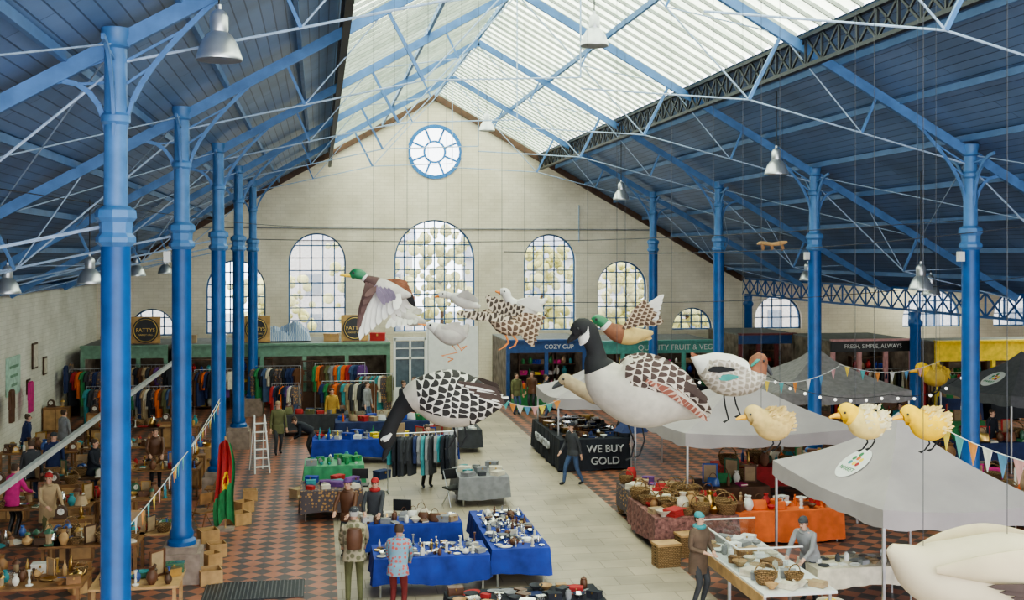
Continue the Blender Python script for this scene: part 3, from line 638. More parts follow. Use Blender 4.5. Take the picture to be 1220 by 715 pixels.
ct(930,603,2.6,1.0,orange,'table with bright orange cloth and goods',['box','tin','bowl','vase','bag','figure'],[orange,tan,white,red,leather],'goods on the orange table',.24,.9,.8,1.2,.7)
for (px,py,s) in ((790,650,1.5),(812,640,1.6),(838,640,1.3),(770,632,1.2),(776,620,1.4),(850,652,1.3),(745,612,1.2),(757,622,1.1),(800,632,1.4)):
    c=G(px,py); item('basket',wicker,(c.x,c.y,0),rnd.random(),s,'wicker baskets on the floor')
c=G(752,600); tag(MB().loft([(0,0,0,.16,.12),(0,0,.3,.15,.11),(0,0,.8,.14,.1),(0,0,.95,.08,.05)],3,12,None,(1,0,0)).ob('rolled_rug',[red],loc=(c.x,c.y,0)),'red rolled rug standing beside the stall','rug')
for (px,py) in ((815,662),(788,674),(830,634)):
    c=G(px,py); r_=root('storage_chest','wicker storage chest with lid on the floor','chest',(c.x+.1,c.y,0),.1)
    MB().box((0,0,.22),(.5,.36,.44)).ob('body',[wicker],r_,sm=0); MB().box((0,0,.46),(.53,.39,.05)).ob('lid',[wood_l],r_,sm=0)
c=G(905,672,.85)
r_=root('counter','white trestle counter with clear display screens','counter',(c.x,c.y,0),0)
MB().box((0,0,.83),(1.3,3.6,.05)).ob('countertop',[white],r_,sm=0)
MB().box((-.66,0,.72),(.02,3.6,.2)).ob('front_apron',[wood_l],r_,sm=0)
for sx in(-1,1):
    for sy in(-1,0,1): MB().beam((sx*.58,sy*1.65,0),(sx*.58,sy*1.65,.81),.05,.05).ob('leg',[steel],r_,sm=0)
for (x,y,sx,sy) in ((-.6,.6,.02,2.2),(.0,-.5,1.2,.02),(0,1.75,1.2,.02)):
    MB().box((x,y,1.06),(sx,sy,.4)).ob('screen',[glass_m],r_,sm=0); MB().box((x,y,1.27),(sx+.02,sy+.02,.02)).ob('screen_edge',[white],r_,sm=0)
scatter((c.x,c.y),1.1,3.3,.86,['box','tin','bowl','jar','plate','folded','basket'],[cream,wood_l,white,tan,grey,wood],'food boxes on the white counter',.26,.8,.7,1.1)
ct(1022,668,2.0,.9,cream,'table with pale cloth and laid-out rings and trays',['tin','plate','book','jar','bowl','tray'],[steel,white,dgrey,tan,grey],'trays of small goods',.2,.85,.55,.85,.35)
for (px,py) in ((960,712),(990,708)):
    c=G(px,py,.45); r_=root('plastic_tub','clear plastic storage tub of goods','tub',(c.x,c.y,.0))
    MB().lathe([(.22,0),(.25,.3),(.26,.3),(.26,.33),(.24,.33),(.21,.02),(.001,.02)],12).ob('tub',[china],r_); MB().ball((0,0,.2),.18,10).ob('contents',[yellow],r_)
rnd.seed(47)
for (px,py,w,m_) in ((905,552,2.4,red),(1015,545,2.4,wood),(1060,522,2.6,blackc),(1150,572,2.2,tan),(1185,524,3,navy),(960,520,2.4,leather),(1095,545,2.0,dgrey),(870,575,1.6,leather),(1235,590,2.0,wood),(1120,500,2.6,green),(1050,498,2.6,wood)):
    ct(px,py,w,1.2,m_,'market table with assorted colourful goods',['box','bag','vase','book','frame','jar','bottle','basket'],POT+[pink,green,orange,white,teal,red],'assorted goods on the far tables',.3,.95,.9,1.5)
for (px,py) in ((880,502),(930,486),(1005,500),(1060,488),(1130,494),(1205,496)):
    c=G(px,py); clothes_rail((c.x,c.y),2.2,1.7,12,0,.9,[blackc,navy,tan,olive,dgrey,leather,green,red,cream],(0,2))
# ------------------------------------------------ gazebos
def tent(cx,cy,w,l,he,ha,lab,valance=.3,m_=tent_m):
    r_=root('gazebo',lab,'gazebo',(cx,cy,0),0)
    mb=MB(); n=10; C=[(-w/2,-l/2),(w/2,-l/2),(w/2,l/2),(-w/2,l/2)]
    for k in range(4):
        a=C[k]; b2=C[(k+1)%4]; g=[]
        for i in range(n+1):
            t=i/n
            for j in range(n+1-i):
                u=j/max(n-i,1); x=(a[0]+(b2[0]-a[0])*u)*(1-t); y=(a[1]+(b2[1]-a[1])*u)*(1-t)
                sag=-.10*math.sin(math.pi*u)*(1-t)-.11*math.sin(math.pi*t)+(.14*max(0,t-.8)/.2)
                g.append((x,y,he+(ha-he)*t+sag))
        idx={}; q=0
        for i in range(n+1):
            for j in range(n+1-i): idx[i,j]=q; q+=1
        fs=[]
        for i in range(n):
            for j in range(n-i):
                fs.append((idx[i,j],idx[i,j+1],idx[i+1,j]))
                if j<n-i-1: fs.append((idx[i,j+1],idx[i+1,j+1],idx[i+1,j]))
        mb.add(g,fs)
    mb.ob('canopy',[m_],r_,sm=20)
    mb=MB()
    for k in range(4):
        a=C[k]; b2=C[(k+1)%4]; nn=14; top=[];bot=[]
        for i in range(nn+1):
            u=i/nn; x=a[0]+(b2[0]-a[0])*u; y=a[1]+(b2[1]-a[1])*u; top.append((x,y,he-.10*math.sin(math.pi*u))); bot.append((x*1.005,y*1.005,he-valance-.06*abs(math.sin(u*math.pi*4))-.05*math.sin(math.pi*u)))
        mb.add(top+bot,[(i,i+1,nn+2+i,nn+1+i) for i in range(nn)])
    mb.ob('valance',[m_],r_,sm=30)
    for x,y in C: MB().beam((x*.97,y*.97,0),(x*.97,y*.97,he-.05),.045,.045).ob('leg',[steel],r_,sm=0)
    mb=MB()
    for k in range(4): mb.beam((C[k][0]*.97,C[k][1]*.97,he-.12),(C[(k+1)%4][0]*.97,C[(k+1)%4][1]*.97,he-.12),.03,.03)
    mb.ob('frame',[steel],r_,sm=0)
    return r_
def logo(r_,w,l,he,ha,s=.40,t=.42):
    z=he+(ha-he)*t-.10*(1-t)-.11*math.sin(math.pi*t); dz=(ha-he)+.10-.11*math.pi*math.cos(math.pi*t)
    ang=math.atan2(dz,w/2)
    g=MB().cyl((0,0,0),(0,0,.008),s,n=32).ob('emblem',[white],r_)
    g.location=Vector((-w/2*(1-t),0,z))+Vector((-math.sin(ang),0,math.cos(ang)))*.025; g.rotation_euler=(0,-ang,0)
    for (x,y,m_) in ((.12,.13,green),(.14,.0,orange),(.12,-.13,yellow),(0,.12,teal),(0,-.03,yellow),(0,-.15,red),(.24,.05,green)):
        MB().cyl((0,0,0),(0,0,.006),.055,n=12).ob('mark',[m_],g,loc=(x,y,.006))
    text('MARKET',.14,(-.17,0,.01),green,g,rot=(0,0,-math.pi/2),ex=.003)
A=G(925,548,2.2); B=G(1047,608,2.2)
cx=(A.x+B.x)/2+1.55; cy=(A.y+B.y)/2
r_=tent(cx,cy,3.1,A.y-B.y,2.2,3.35,'grey pop-up gazebo with round printed emblem'); logo(r_,3.1,4,2.2,3.35)
p=G(858,452,3.25); tent(p.x+.4,p.y-.3,4.4,4.6,2.3,3.35,'grey pop-up gazebo over the basket stall')
p=G(972,418,3.3); tent(p.x,p.y,4.4,4.4,2.2,3.3,'dark grey pop-up gazebo over dark stalls',m_=mat('darker_canopy',(.27,.25,.25),.75))
p=G(712,432,3.0); tent(p.x,p.y,3.4,3.4,2.1,3.0,'grey pop-up gazebo over the gold counter')
p=G(1195,424,3.2); r_=tent(p.x,p.y-1,3.4,4,2.3,3.3,'dark grey pop-up gazebo with round emblem',m_=mat('charcoal_canopy',(.10,.10,.11),.75)); logo(r_,3.4,4,2.3,3.3,.4)
# ------------------------------------------------ kiosks
def kiosk(x0,x1,yf,h,m_,lab,fh=.45,txt=None,tm=None,ts=.35,bays=3,depth=4,fm=None,inner=None,tx=0):
    cx=(x0+x1)/2; w=x1-x0; r_=root('kiosk',lab,'kiosk',(cx,yf,0),0)
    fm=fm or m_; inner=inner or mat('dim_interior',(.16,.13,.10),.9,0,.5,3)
    MB().box((0,0,h-fh/2),(w,.12,fh)).ob('fascia',[fm],r_,sm=0)
    MB().box((0,-.03,h+.04),(w,.3,.08)).ob('cornice',[m_],r_,sm=0)
    for i in range(bays+1):
        MB().box((-w/2+.08+(w-.16)*i/bays,0,(h-fh)/2),(.16,.16,h-fh)).ob('post',[m_],r_,sm=0)
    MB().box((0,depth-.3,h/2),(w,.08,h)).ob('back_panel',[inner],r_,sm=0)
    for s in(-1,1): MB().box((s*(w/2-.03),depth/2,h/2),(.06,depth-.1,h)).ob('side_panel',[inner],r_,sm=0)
    MB().box((0,depth/2,h+.02),(w,depth,.06)).ob('roof',[mat('felt_roof',(.2,.2,.19),.9)],r_,sm=0)
    mb=MB()
    for i in range(3): x=(i-1)*w/3; mb.cyl((x-w/12,1.0,h-.08),(x+w/12,1.0,h-.08),.03,n=8)
    mb.ob('strip_light',[mat('tube_light',(1,.95,.85),.4,0,.02,emit=26)],r_)
    if txt: text(txt,ts,(tx,-.075,h-fh/2),tm,r_)
    return r_
kiosk(XP(96,Y0),XP(200,Y0),Y0,2.75,sage,'sage green timber clothing kiosk with pilasters',bays=3)
kiosk(XP(206,Y0),XP(465,Y0),Y0,2.75,sage,'long sage green timber kiosk with pilasters and cornice',bays=5)
gl=mat('blue_fascia',(.02,.07,.22),.5); sg=mat('sea_green_fascia',(.10,.34,.29),.5)
kiosk(XP(603,48),XP(698,48),48,2.75,gl,'cafe kiosk with blue fascia and white lettering',.5,'COZY CUP',white,.26,2,fm=gl,tx=.55)
kiosk(XP(703,48),XP(852,48),48,2.65,sg,'greengrocer kiosk with sea green fascia',.5,'QUALITY FRUIT & VEG',white,.34,4,fm=sg,tx=1.0)
kiosk(XP(880,48),XP(948,48),48,2.9,mat('maroon_paint',(.16,.03,.03),.5),'maroon and blue timber kiosk',.4,None,None,.3,3,fm=gl)
kiosk(XP(990,44),XP(1088,44),44,2.9,mat('pink_paint',(.62,.32,.32),.6),'food kiosk with black fascia and pink posts',.45,'FRESH, SIMPLE, ALWAYS',white,.24,3,fm=black)
kiosk(XP(1114,42),XP(1250,42),42,2.95,yellow,'yellow timber kiosk with dark opening',.75,None,None,.3,4,1.8,fm=yellow)
r_=root('door','glazed wooden kiosk door with panes','door',(XP(372,Y0),Y0-.15,0))
mb=MB(); mb.box((0,0,.4),(.85,.05,.8))
for x in(-.4,0,.4): mb.box((x,0,1.45),(.05,.05,1.3))
for z in(.82,1.25,1.7,2.1): mb.box((0,0,z),(.85,.05,.05))
mb.ob('leaf',[wood_d],r_,sm=0); MB().box((0,.01,1.45),(.8,.01,1.3)).ob('glass',[glass_m],r_,sm=0); MB().ball((.34,-.05,1.05),.03,8).ob('knob',[brass],r_)
X0,X1=XP(508,47),XP(570,47)
struct(MB().box(((X0+X1)/2,47,1.75),(X1-X0,.1,3.5)).ob('wall_partition',[white],sm=0))
X0,X1=XP(470,47),XP(507,47); cxx=(X0+X1)/2
r_=struct(MB().box((cxx,47,3.0),(X1-X0,.12,.12)).box((X0,47,1.5),(.1,.12,3.1)).box((X1,47,1.5),(.1,.12,3.1)).box((cxx,47,1.5),(.08,.1,3)).box((cxx,47,2.2),(X1-X0,.1,.08)).box((cxx,47,.5),(X1-X0,.08,1.0)).box((cxx,47,2.6),(X1-X0,.1,.04)).ob('door_1',[white],sm=0))
MB().box((cxx,47.05,1.9),(X1-X0,.02,2.0)).ob('glass',[mat('dim_door_glass',(.10,.13,.16),.15)],r_,sm=0)
rnd.seed(53)
for (px,Y) in ((630,46.9),(668,46.9),(725,46.9),(822,46.6),(915,46.6),(1020,43.0),(1060,43.0),(1140,41.0),(1190,41.0)):
    X=XP(px,Y); cloth_table((X,Y-.2),1.4,.8,rnd.choice([blackc,green,leather,navy]),'small display table in front of a kiosk',.9,.85)
    scatter((X,Y-.2),1.3,.7,.9,['box','jar','bottle','bowl','tin'],[green,orange,red,yellow,white,tan],'produce and jars before the kiosks',.25,.95,.9,1.3)
def shelf(x,y,w,h,grp):
    r_=root('shelving','dark wooden shelving stocked with goods','shelf',(x,y,0))
    for s in(-1,1): MB().box((s*w/2,0,h/2),(.04,.35,h)).ob('side',[wood_d],r_,sm=0)
    for k in range(5):
        z=.1+k*(h-.15)/4; MB().box((0,0,z),(w-.04,.35,.03)).ob('shelf_board',[wood_d],r_,sm=0)
        if k<4: scatter((x,y-.02),w-.1,.3,z+.015,['box','bottle','jar','tin','vase'],[red,yellow,teal,white,green,tan,china,royal,pink],grp,.3,.95,1,1.35)
for (px,Y) in ((240,49.2),(300,49.2),(640,50),(680,50),(755,49.7),(805,49.7),(915,49.7),(1035,45.8),(1150,43.2),(1195,43.2)):
    shelf(XP(px,Y),Y,1.7,2.1,'goods on kiosk shelves')
for (px,sz) in ((173,.52),(305,.46),(423,.5)):
    X=XP(px,Y0+.5); r_=root('round_sign','round black sign with gold lettering on wooden board','sign',(X,Y0+.6,2.84))
    MB().box((0,.06,.55),(1.15,.06,1.1)).ob('backing_board',[mat('golden_wood',(.50,.30,.11),.6,0,.25,4)],r_,sm=0)
    MB().cyl((0,-.02,.55),(0,.02,.55),sz,n=28).ob('board',[black],r_)
    P=[(sz*.88*math.cos(2*math.pi*i/28),-.035,.55+sz*.88*math.sin(2*math.pi*i/28)) for i in range(29)]; MB().tube(P,.018,6).ob('rim',[gold],r_)
    text('FATTYS',.22,(0,-.045,.55),gold,r_); text('MARKET HALL',.09,(0,-.045,.36),gold,r_)
    MB().box((0,.15,.015),(1.0,.4,.03)).ob('stand',[wood],r_,sm=0)
rnd.seed(9)
X=XP(342,Y0+1.5); mb=MB(); n=22; m3=12; vs=[];fs=[]
for i in range(n):
    for j in range(m3):
        u=i/(n-1);v=j/(m3-1); e=math.sin(math.pi*u)**.35*math.sin(math.pi*v)**.3
        vs.append((-1.0+2*u,-.6+1.2*v,max(0,e*(.62+.22*math.sin(u*9+v*3)+.12*math.sin(v*11+u*17)+rnd.uniform(-.07,.07)))))
for i in range(n-1):
    for j in range(m3-1): fs.append((i*m3+j,(i+1)*m3+j,(i+1)*m3+j+1,i*m3+j+1))
tag(mb.add(vs,fs).ob('tarpaulin',[stripes('striped_tarp',(.12,.22,.45),(.55,.60,.64),5)],loc=(X,Y0+1.5,2.86),sm=25),'blue and white striped tarpaulin heaped on the kiosk roof','tarpaulin')
for (px,s,m_) in ((225,.5,tan),(450,.45,red),(395,.4,wood_l),(130,.5,wood),(262,.4,white)):
    X=XP(px,Y0+1.2); item('box',m_,(X,Y0+1.2,2.81),rnd.uniform(-.3,.3),2.2,'boxes on the kiosk roof')
o=MB().box((0,0,0),(.06,1.6,1.25)).ob('notice_board',[mat('pale_green_board',(.42,.60,.50),.6)],loc=(XL+.04,39.6,2.5),sm=0); tag(o,'pale green trader board on the painted brick wall','sign')
for k in range(3): MB().box((.035,0,.3-.3*k),(.01,1.1-.2*k,.09)).ob('lettering_band',[sage],o,sm=0)
for (yy,z,s) in ((42.5,2.9,.7),(44,2.4,.5),(41.6,1.9,.4)):
    r_=root('wall_picture','framed picture hung on the painted brick wall','picture',(XL+.01,yy,z)); MB().box((.03,0,0),(.05,s,s*1.3)).ob('frame',[wood_d],r_,sm=0); MB().box((.06,0,0),(.01,s-.12,s*1.3-.12)).ob('print',[cream],r_,sm=0)
for (yy,hh,m_) in ((40.6,1.5,pink),(46,1.6,navy),(47,1.7,floral),(38.2,1.7,leather)):
    garment((XL+.35,yy,2.2),math.pi/2,m_,0)
a=W(-30,606,17.5); b_=W(206,432,34.0)
tag(MB().beam(a,b_,.09,.10).ob('cable_tray',[mat('pale_grey_metal',(.42,.42,.41),.5)],sm=0),'long pale cable tray running to the back of the hall','cable tray')
c=G(303,704); r_=root('floor_grate','dark iron floor grate set in the tiles','grate',(c.x,c.y,0))
MB().box((0,0,.01),(1.9,1.2,.016)).ob('tray',[black_i],r_,sm=0)
mb=MB()
for i in range(26): mb.box((-.92+1.84*i/25,0,.022),(.02,1.2,.012))
mb.ob('bars',[mat('grate_bar',(.10,.10,.10),.5)],r_,sm=0)
c=G(309,562); r_=root('stepladder','white folding stepladder standing open','ladder',(c.x,c.y,0),.3)
for s in(-1,1):
    MB().beam((s*.22,-.35,0),(s*.15,0,1.7),.04,.06).ob('rail',[white],r_,sm=0); MB().beam((s*.2,.4,0),(s*.15,.03,1.7),.03,.04).ob('rail',[white],r_,sm=0)
for k in range(6): MB().box((0,-.35+.35*(k+.6)/6.6,.1+.25*k+.1),(.4,.1,.03)).ob('step',[white],r_,sm=0)
c=W(268,628,26.6); r_=root('flag','green and red flag with yellow emblem draped on a stand','flag',(c.x,c.y,0))
MB().cyl((0,0.14,0),(0,0.14,2.2),.02).ob('pole',[wood_l],r_); MB().box((0,.14,.02),(.4,.4,.04)).ob('base',[stone],r_,sm=0)
mb=MB(); n=25; m2=28
vs=[]
for j in range(m2):
    q=j/(m2-1); hw=.13+.10*min(1,q*2.2)+.02*math.sin(q*9)
    for i in range(n):
        u=i/(n-1)*2-1; vs.append((u*hw+.03*math.sin(q*6),.045*math.sin(u*8+q*2.5)+.02*math.sin(u*17),2.15-1.95*q-.10*abs(u)*(1-q)+.10*math.sin(u*3+1)*q))
for j in range(m2-1):
    for i in range(n-1):
        mi=0 if (j+ (i-12)*.25>15 or i>19) else 1
        dx=(i-12)/4.6; dy=(j-13.5)/2.8
        if dx*dx+dy*dy<1: mi=2
        if dx*dx+dy*dy<.3: mi=1
        b0=j*n+i; mb.f.append([b0,b0+n,b0+n+1,b0+1]); mb.mi.append(mi)
mb.v=vs; mb.ob('cloth',[green,red,yellow],r_,sm=60)
p=W(920,291,30); r_=root('hanging_carving','small brown carved wooden piece hung on wires','carving',p)
MB().loft([(-.42,0,0,.02,.02),(-.3,0,.03,.05,.05),(0,0,0,.06,.05),(.25,0,.03,.05,.06),(.42,0,.06,.02,.03)],4,10).ob('body',[wood_l],r_)
for x in(-.3,-.05,.25): MB().loft([(x,0,0,.02,.03),(x+.05,0,-.1,.03,.05),(x+.02,0,-.17,.01,.01)],3,8,None,(0,1,0)).ob('pendant',[wood],r_)
for x in(-.3,.3): MB().cyl((x,0,0),(x,0,zr(p.x)-p.z-.1),.004,n=5).ob('hanging_wire',[dgrey],r_)
for i,x in ((2,RXC[2]),(3,RXC[3]),(2,LX[2])):
    tag(MB().box((0,0,0),(.14,.12,.22)).ob('junction_box',[white],loc=(x-.27,TY[i]-.05,6.45),sm=0),'small white junction box on the iron column','junction box')
for (a,b_) in ((W(600,300,25),W(1220,270,25)),(W(0,225,20),W(420,270,50)),(W(640,360,30),W(1220,330,30)),(W(300,285,30),W(1155,262,26))):
    P=[a.lerp(b_,i/12)-Vector((0,0,.25*math.sin(math.pi*i/12))) for i in range(13)]
    tag(MB().tube(P,.010,5).ob('cable',[dgrey]),'thin cable strung across the hall','cable','strung cables')
PEN=[mat('pennant_yellow',(.8,.6,.1),.8),mat('pennant_teal',(.12,.42,.42),.8),mat('pennant_orange',(.75,.3,.08),.8),mat('pennant_white',(.7,.7,.66),.8),mat('pennant_blue',(.12,.30,.50),.8),mat('pennant_pink',(.65,.35,.35),.8)]
def bunting(a,b_,n,size=.28,sag=.4):
    a=Vector(a);b_=Vector(b_); r_=root('bunting','string of pastel triangular bunting pennants','bunting',a,0,'bunting'); d=b_-a
    f=lambda t: d*t-Vector((0,0,sag*4*t*(1-t)))
    MB().tube([f(i/16) for i in range(17)],.008,5).ob('string',[white],r_)
    for i in range(n):
        t=(i+.5)/n; p=f(t); u=d.normalized()*size*.45; nn=Vector((-u.y,u.x,0)).normalized()*.004
        tip=Vector((0,0,-size)); vs=[p-u+nn,p+u+nn,p+tip+nn,p-u-nn,p+u-nn,p+tip-nn]
        MB().add(vs,[(0,1,2),(5,4,3),(0,3,4,1),(1,4,5,2),(2,5,3,0)]).ob('pennant',[PEN[i%6]],r_,sm=0)
bunting(W(1120,508,17),W(1245,556,14),7,.32,.06)
bunting(W(262,475,30),W(120,665,14.9),26,.24,.2)
bunting(W(205,560,20),W(262,480,30),9,.24,.1)
bunting(W(905,452,24),W(1000,436,27),6,.24,.2); bunting(W(1000,434,27),W(1120,430,30),7,.24,.25); bunting(W(590,470,34),W(668,475,33),9,.26,.3)
fest=mat('festoon_bulb',(.95,.92,.85),.3,0,.02,emit=1.2)
for (a,b_,n) in ((W(915,448,26),W(1060,470,25),8),(W(800,440,27),W(915,448,26),5),(W(1060,470,25),W(1155,440,26),5)):
    r_=root('string_lights','string of round white festoon bulbs','string lights',a,0); d=b_-a
    f=lambda t: d*t-Vector((0,0,.5*4*t*(1-t)*.5))
    MB().tube([f(i/12) for i in range(13)],.008,5).ob('cable',[black],r_)
    for i in range(n): p=f((i+.5)/n); MB().ball(p-Vector((0,0,.06)),.035,8).ob('bulb',[fest],r_)
# ---------------------------------------------------------------- people
def ik(a,b,l1,l2,pole):
    a=Vector(a);b=Vector(b);d=b-a;L=min(d.length,l1+l2-.002);dn=d.normalized();x=(l1*l1-l2*l2+L*L)/(2*L);h=math.sqrt(max(l1*l1-x*x,0))
    p=Vector(pole); p=p-dn*p.dot(dn); p.normalize(); return a+dn*x+p*h, a+dn*L
def person(px,py,face,lab,top,legs,h=1.72,lean=0,hl=(-.27,-.12,.80),hr=(.27,-.12,.80),stride=0,hair=hair_m,hat=None,coat=.78,extra=None,shoe=black,loc=None):
    c=loc or G(px,py); k=h/1.74
    la=math.radians(lean)
    def T(p):
        x,y,z=p; z-=.93; return Vector((x,y*math.cos(la)-z*math.sin(la),.93+z*math.cos(la)+y*math.sin(la)))
    def TH_(p):
        b0=T((0,0,1.47)); q=Vector(p)-Vector((0,0,1.47)); l2=la*.6
        return b0+Vector((q.x,q.y*math.cos(l2)-q.z*math.sin(l2),q.z*math.cos(l2)+q.y*math.sin(l2)))
    V=[];E=[];RR=[];SG=[]
    def add(p,r,par,m_):
        V.append(Vector(p)*k); RR.append(tuple(q*k for q in (r if isinstance(r,tuple) else (r,r)))); i=len(V)-1
        if par is not None: E.append((par,i)); SG.append((par,i,m_))
        return i
    pe=add((0,0,.93),.135,None,0); sp=add(T((0,0,1.12)),.125,pe,0); ch=add(T((0,0,1.32)),.14,sp,0)
    nk=add(TH_((0,0,1.47)),.06,ch,2); h1=add(TH_((0,-.015,1.55)),(.065,.07),nk,2); h2=add(TH_((0,-.01,1.62)),(.076,.09),h1,2); h3=add(TH_((0,.005,1.68)),(.066,.075),h2,2)
    for s,hd in((-1,hl),(1,hr)):
        sh=T((s*.19,0,1.40)); el,wr=ik(sh,hd,.30,.27,(s*.6,.8,-.3)); dv=(wr-el).normalized()
        a=add(sh,.068,ch,0); b2=add(el,.05,a,0); w_=add(wr,.036,b2,0); pm=add(wr+dv*.06,(.038,.02),w_,2)
        side=Vector((1,0,0)); side=(side-dv*side.dot(dv)).normalized()
        for fi,(o_,ln) in enumerate(((-.03,.062),(-.01,.074),(.01,.07),(.03,.055))):
            r0=wr+dv*.085+side*o_; f1=add(r0,.0095,pm,2); cu=Vector((0,-.35,-.25)); f2=add(r0+(dv+cu*.4).normalized()*ln*.55,.0088,f1,2); add(r0+(dv+cu*.4).normalized()*ln*.55+(dv+cu*1.2).normalized()*ln*.45,.0075,f2,2)
        th=add(wr+dv*.035-side*s*.042,.0105,w_,2); add(wr+dv*.075-side*s*.062,.009,th,2)
    for s in(-1,1):
        ft=(s*.11,s*stride,.09); hp=Vector((s*.095,0,.88)); kn,an=ik(hp,ft,.42,.42,(0,-1,.1))
        a=add(hp,.098,pe,1); b2=add(kn,.066,a,1); d_=add(an,.048,b2,1); e_=add(an+Vector((0,-.02,-.045)),.042,d_,3); add(an+Vector((s*.015,-.15,-.055)),(.04,.03),e_,3)
    me=bpy.data.meshes.new('p'); me.from_pydata(V,E,[]); o=bpy.data.objects.new('p',me); COL.objects.link(o)
    o.modifiers.new('s','SKIN')
    for i,q in enumerate(RR):
        sv=me.skin_vertices[0].data[i]; sv.radius=q; sv.use_root=(i==0)
    sb=o.modifiers.new('b','SUBSURF'); sb.levels=1; sb.render_levels=1
    dg=bpy.context.evaluated_depsgraph_get(); m2=bpy.data.meshes.new_from_object(o.evaluated_get(dg)); bpy.data.objects.remove(o)
    m2.materials.clear()
    for m_ in (top,legs,skin_m,shoe): m2.materials.append(m_)
    for p_ in m2.polygons:
        cc=p_.center; best=9;bm=0
        for a,b2,mm in SG:
            A_=V[a];D_=V[b2]-A_; t=max(0,min(1,(cc-A_).dot(D_)/max(D_.length_squared,1e-9))); dd=(cc-A_-D_*t).length-RR[b2][0]*.5
            if dd<best: best=dd;bm=mm
        p_.material_index=bm; p_.use_smooth=True
    o=bpy.data.objects.new('person',m2); COL.objects.link(o); o.location=(c.x,c.y,0); o.rotation_euler=(0,0,face); tag(o,lab,'person')
    def st(z,rx,ry,y=0): q=T((0,y,z))*k; return (q.x,q.y,q.z,rx*k,ry*k)
    S=[st(1.49,.07,.065),st(1.44,.15,.095),st(1.38,.21,.12),st(1.27,.205,.14),st(1.16,.185,.13),st(1.06,.19,.135),st(.99,.18,.13),st(.93,.20,.145)]
    if coat<.9: S.append((0,0,coat*k,.215*k,.155*k))
    MB().loft(S,3,18,None,(1,0,0)).ob('jacket',[top],o)
    mb=MB(); mb.tube([(T((.085*math.cos(a),.078*math.sin(a)-.005,1.475+.012*math.sin(a))))*k for a in [2*math.pi*i/12 for i in range(13)]],.022*k,6); mb.ob('collar',[top],o)
    hc=TH_((0,0,1.62))*k
    up=(TH_((0,0,1.75))*k-hc).normalized(); fw=(TH_((0,-.12,1.62))*k-hc).normalized()
    for s in(-1,1):
        MB().ball(hc+fw*.088*k+Vector((s*.032*k,0,0))+up*.012*k,.011*k,6).ob('eye',[black],o); MB().ball(hc+Vector((s*.08*k,0,0))-up*.01*k,.022*k,6,.5,1,1.2).ob('ear',[skin_m],o)
    MB().ball(hc+fw*.1*k-up*.015*k,.016*k,6,.8,1.2,1.3).ob('nose',[skin_m],o); MB().ball(hc+fw*.085*k-up*.05*k,.02*k,6,1.2,.4,.3).ob('mouth',[mat('lips',(.45,.15,.13),.5)],o)
    if hair:
        mb=MB(); mb.loft([tuple(hc+up*.105*k-fw*.005*k)+(.03*k,.03*k),tuple(hc+up*.085*k-fw*.01*k)+(.075*k,.082*k),tuple(hc+up*.03*k-fw*.03*k)+(.088*k,.08*k),tuple(hc-up*.05*k-fw*.035*k)+(.08*k,.055*k)],3,14,None,(1,0,0)); mb.ob('hair',[hair],o)
    if hat:
        mb=MB(); S=[tuple(hc+up*.125*k)+(.012*k,.012*k),tuple(hc+up*.112*k)+(.055*k,.06*k),tuple(hc+up*.075*k-fw*.01*k)+(.088*k,.096*k),tuple(hc+up*.035*k-fw*.01*k)+(.092*k,.102*k)]
        mb.loft(S,3,16,None,(1,0,0)); mb.ob('hat',[hat],o)
    if extra in('scarf','redscarf'):
        MB().tube([(T((.09*math.cos(a),.085*math.sin(a),1.48))*k) for a in [2*math.pi*i/12 for i in range(13)]],.04,8).ob('scarf',[teal if extra=='scarf' else red],o)
    if extra=='backpack':
        b0=T((0,.2,1.2))*k; MB().loft([(b0.x,b0.y,b0.z-.2,.13,.07),(b0.x,b0.y,b0.z,.15,.09),(b0.x,b0.y,b0.z+.18,.12,.07)],3,12,None,(1,0,0)).ob('backpack',[leather],o)
    return o
PI=math.pi
rnd.seed(61)
work=dict(hl=(-.18,-.42,1.02),hr=(.16,-.45,1.0))
person(422,720,PI,'person in camouflage jacket and cap with backpack',camo,olive,1.80,8,hl=(-.2,-.4,.95),hr=(.2,-.4,.95),hat=dgrey,hair=hair_g,coat=.80,extra='backpack')
person(474,735,PI-.25,'person in colourful patterned jacket browsing the blue table',patchw,mat('dark_red_trousers',(.18,.025,.025),.8),1.66,14,hl=(-.15,-.45,.95),hr=(.18,-.4,.92),hair=hair_m,coat=.8)
person(447,660,-.2,'trader in dark coat with red scarf and hat',dgrey,black,1.66,5,hat=red,coat=.7,extra='redscarf',**work)
person(416,662,-.4,'trader in brown coat with purple hat',leather,dgrey,1.7,8,hat=purple,**work)
person(683,577,-1.2,'person in dark anorak and jeans striding along the path',dgrey,denim,1.76,6,stride=.24,hl=(-.26,-.25,.9),hr=(.24,.1,.84),hat=blackc,coat=.82)
person(832,722,.5,'person in brown coat with teal beanie and scarf',mat('brown_wool',(.13,.085,.06),.9),dgrey,1.74,3,hl=(-.12,-.26,1.05),hr=(.12,-.27,1.02),hat=teal,coat=.62,extra='scarf')
person(965,716,-.9,'trader in grey anorak and dark beanie leaning over',grey,dgrey,1.68,26,hl=(-.2,-.55,.93),hr=(.15,-.55,.93),hat=dgrey,coat=.8)
person(331,541,.3,'person in olive parka walking over checkered tiles',olive,dgrey,1.72,2,stride=.15,hat=tan,coat=.68)
person(372,548,-1.5,'person in dark clothes bending over goods',blackc,dgrey,1.7,62,hl=(-.15,-.6,.7),hr=(.15,-.6,.72),coat=.92)
person(14,642,PI-.6,'person in magenta anorak browsing antiques',pink,black,1.72,10,hair=hair_m,**work)
person(57,652,.6,'person in tan coat and red hat at the antiques',tan,olive,1.66,6,hat=red,coat=.6,**work)
person(38,604,PI+.4,'person in black jacket among the antiques',dgrey,denim,1.72,10,coat=.8)
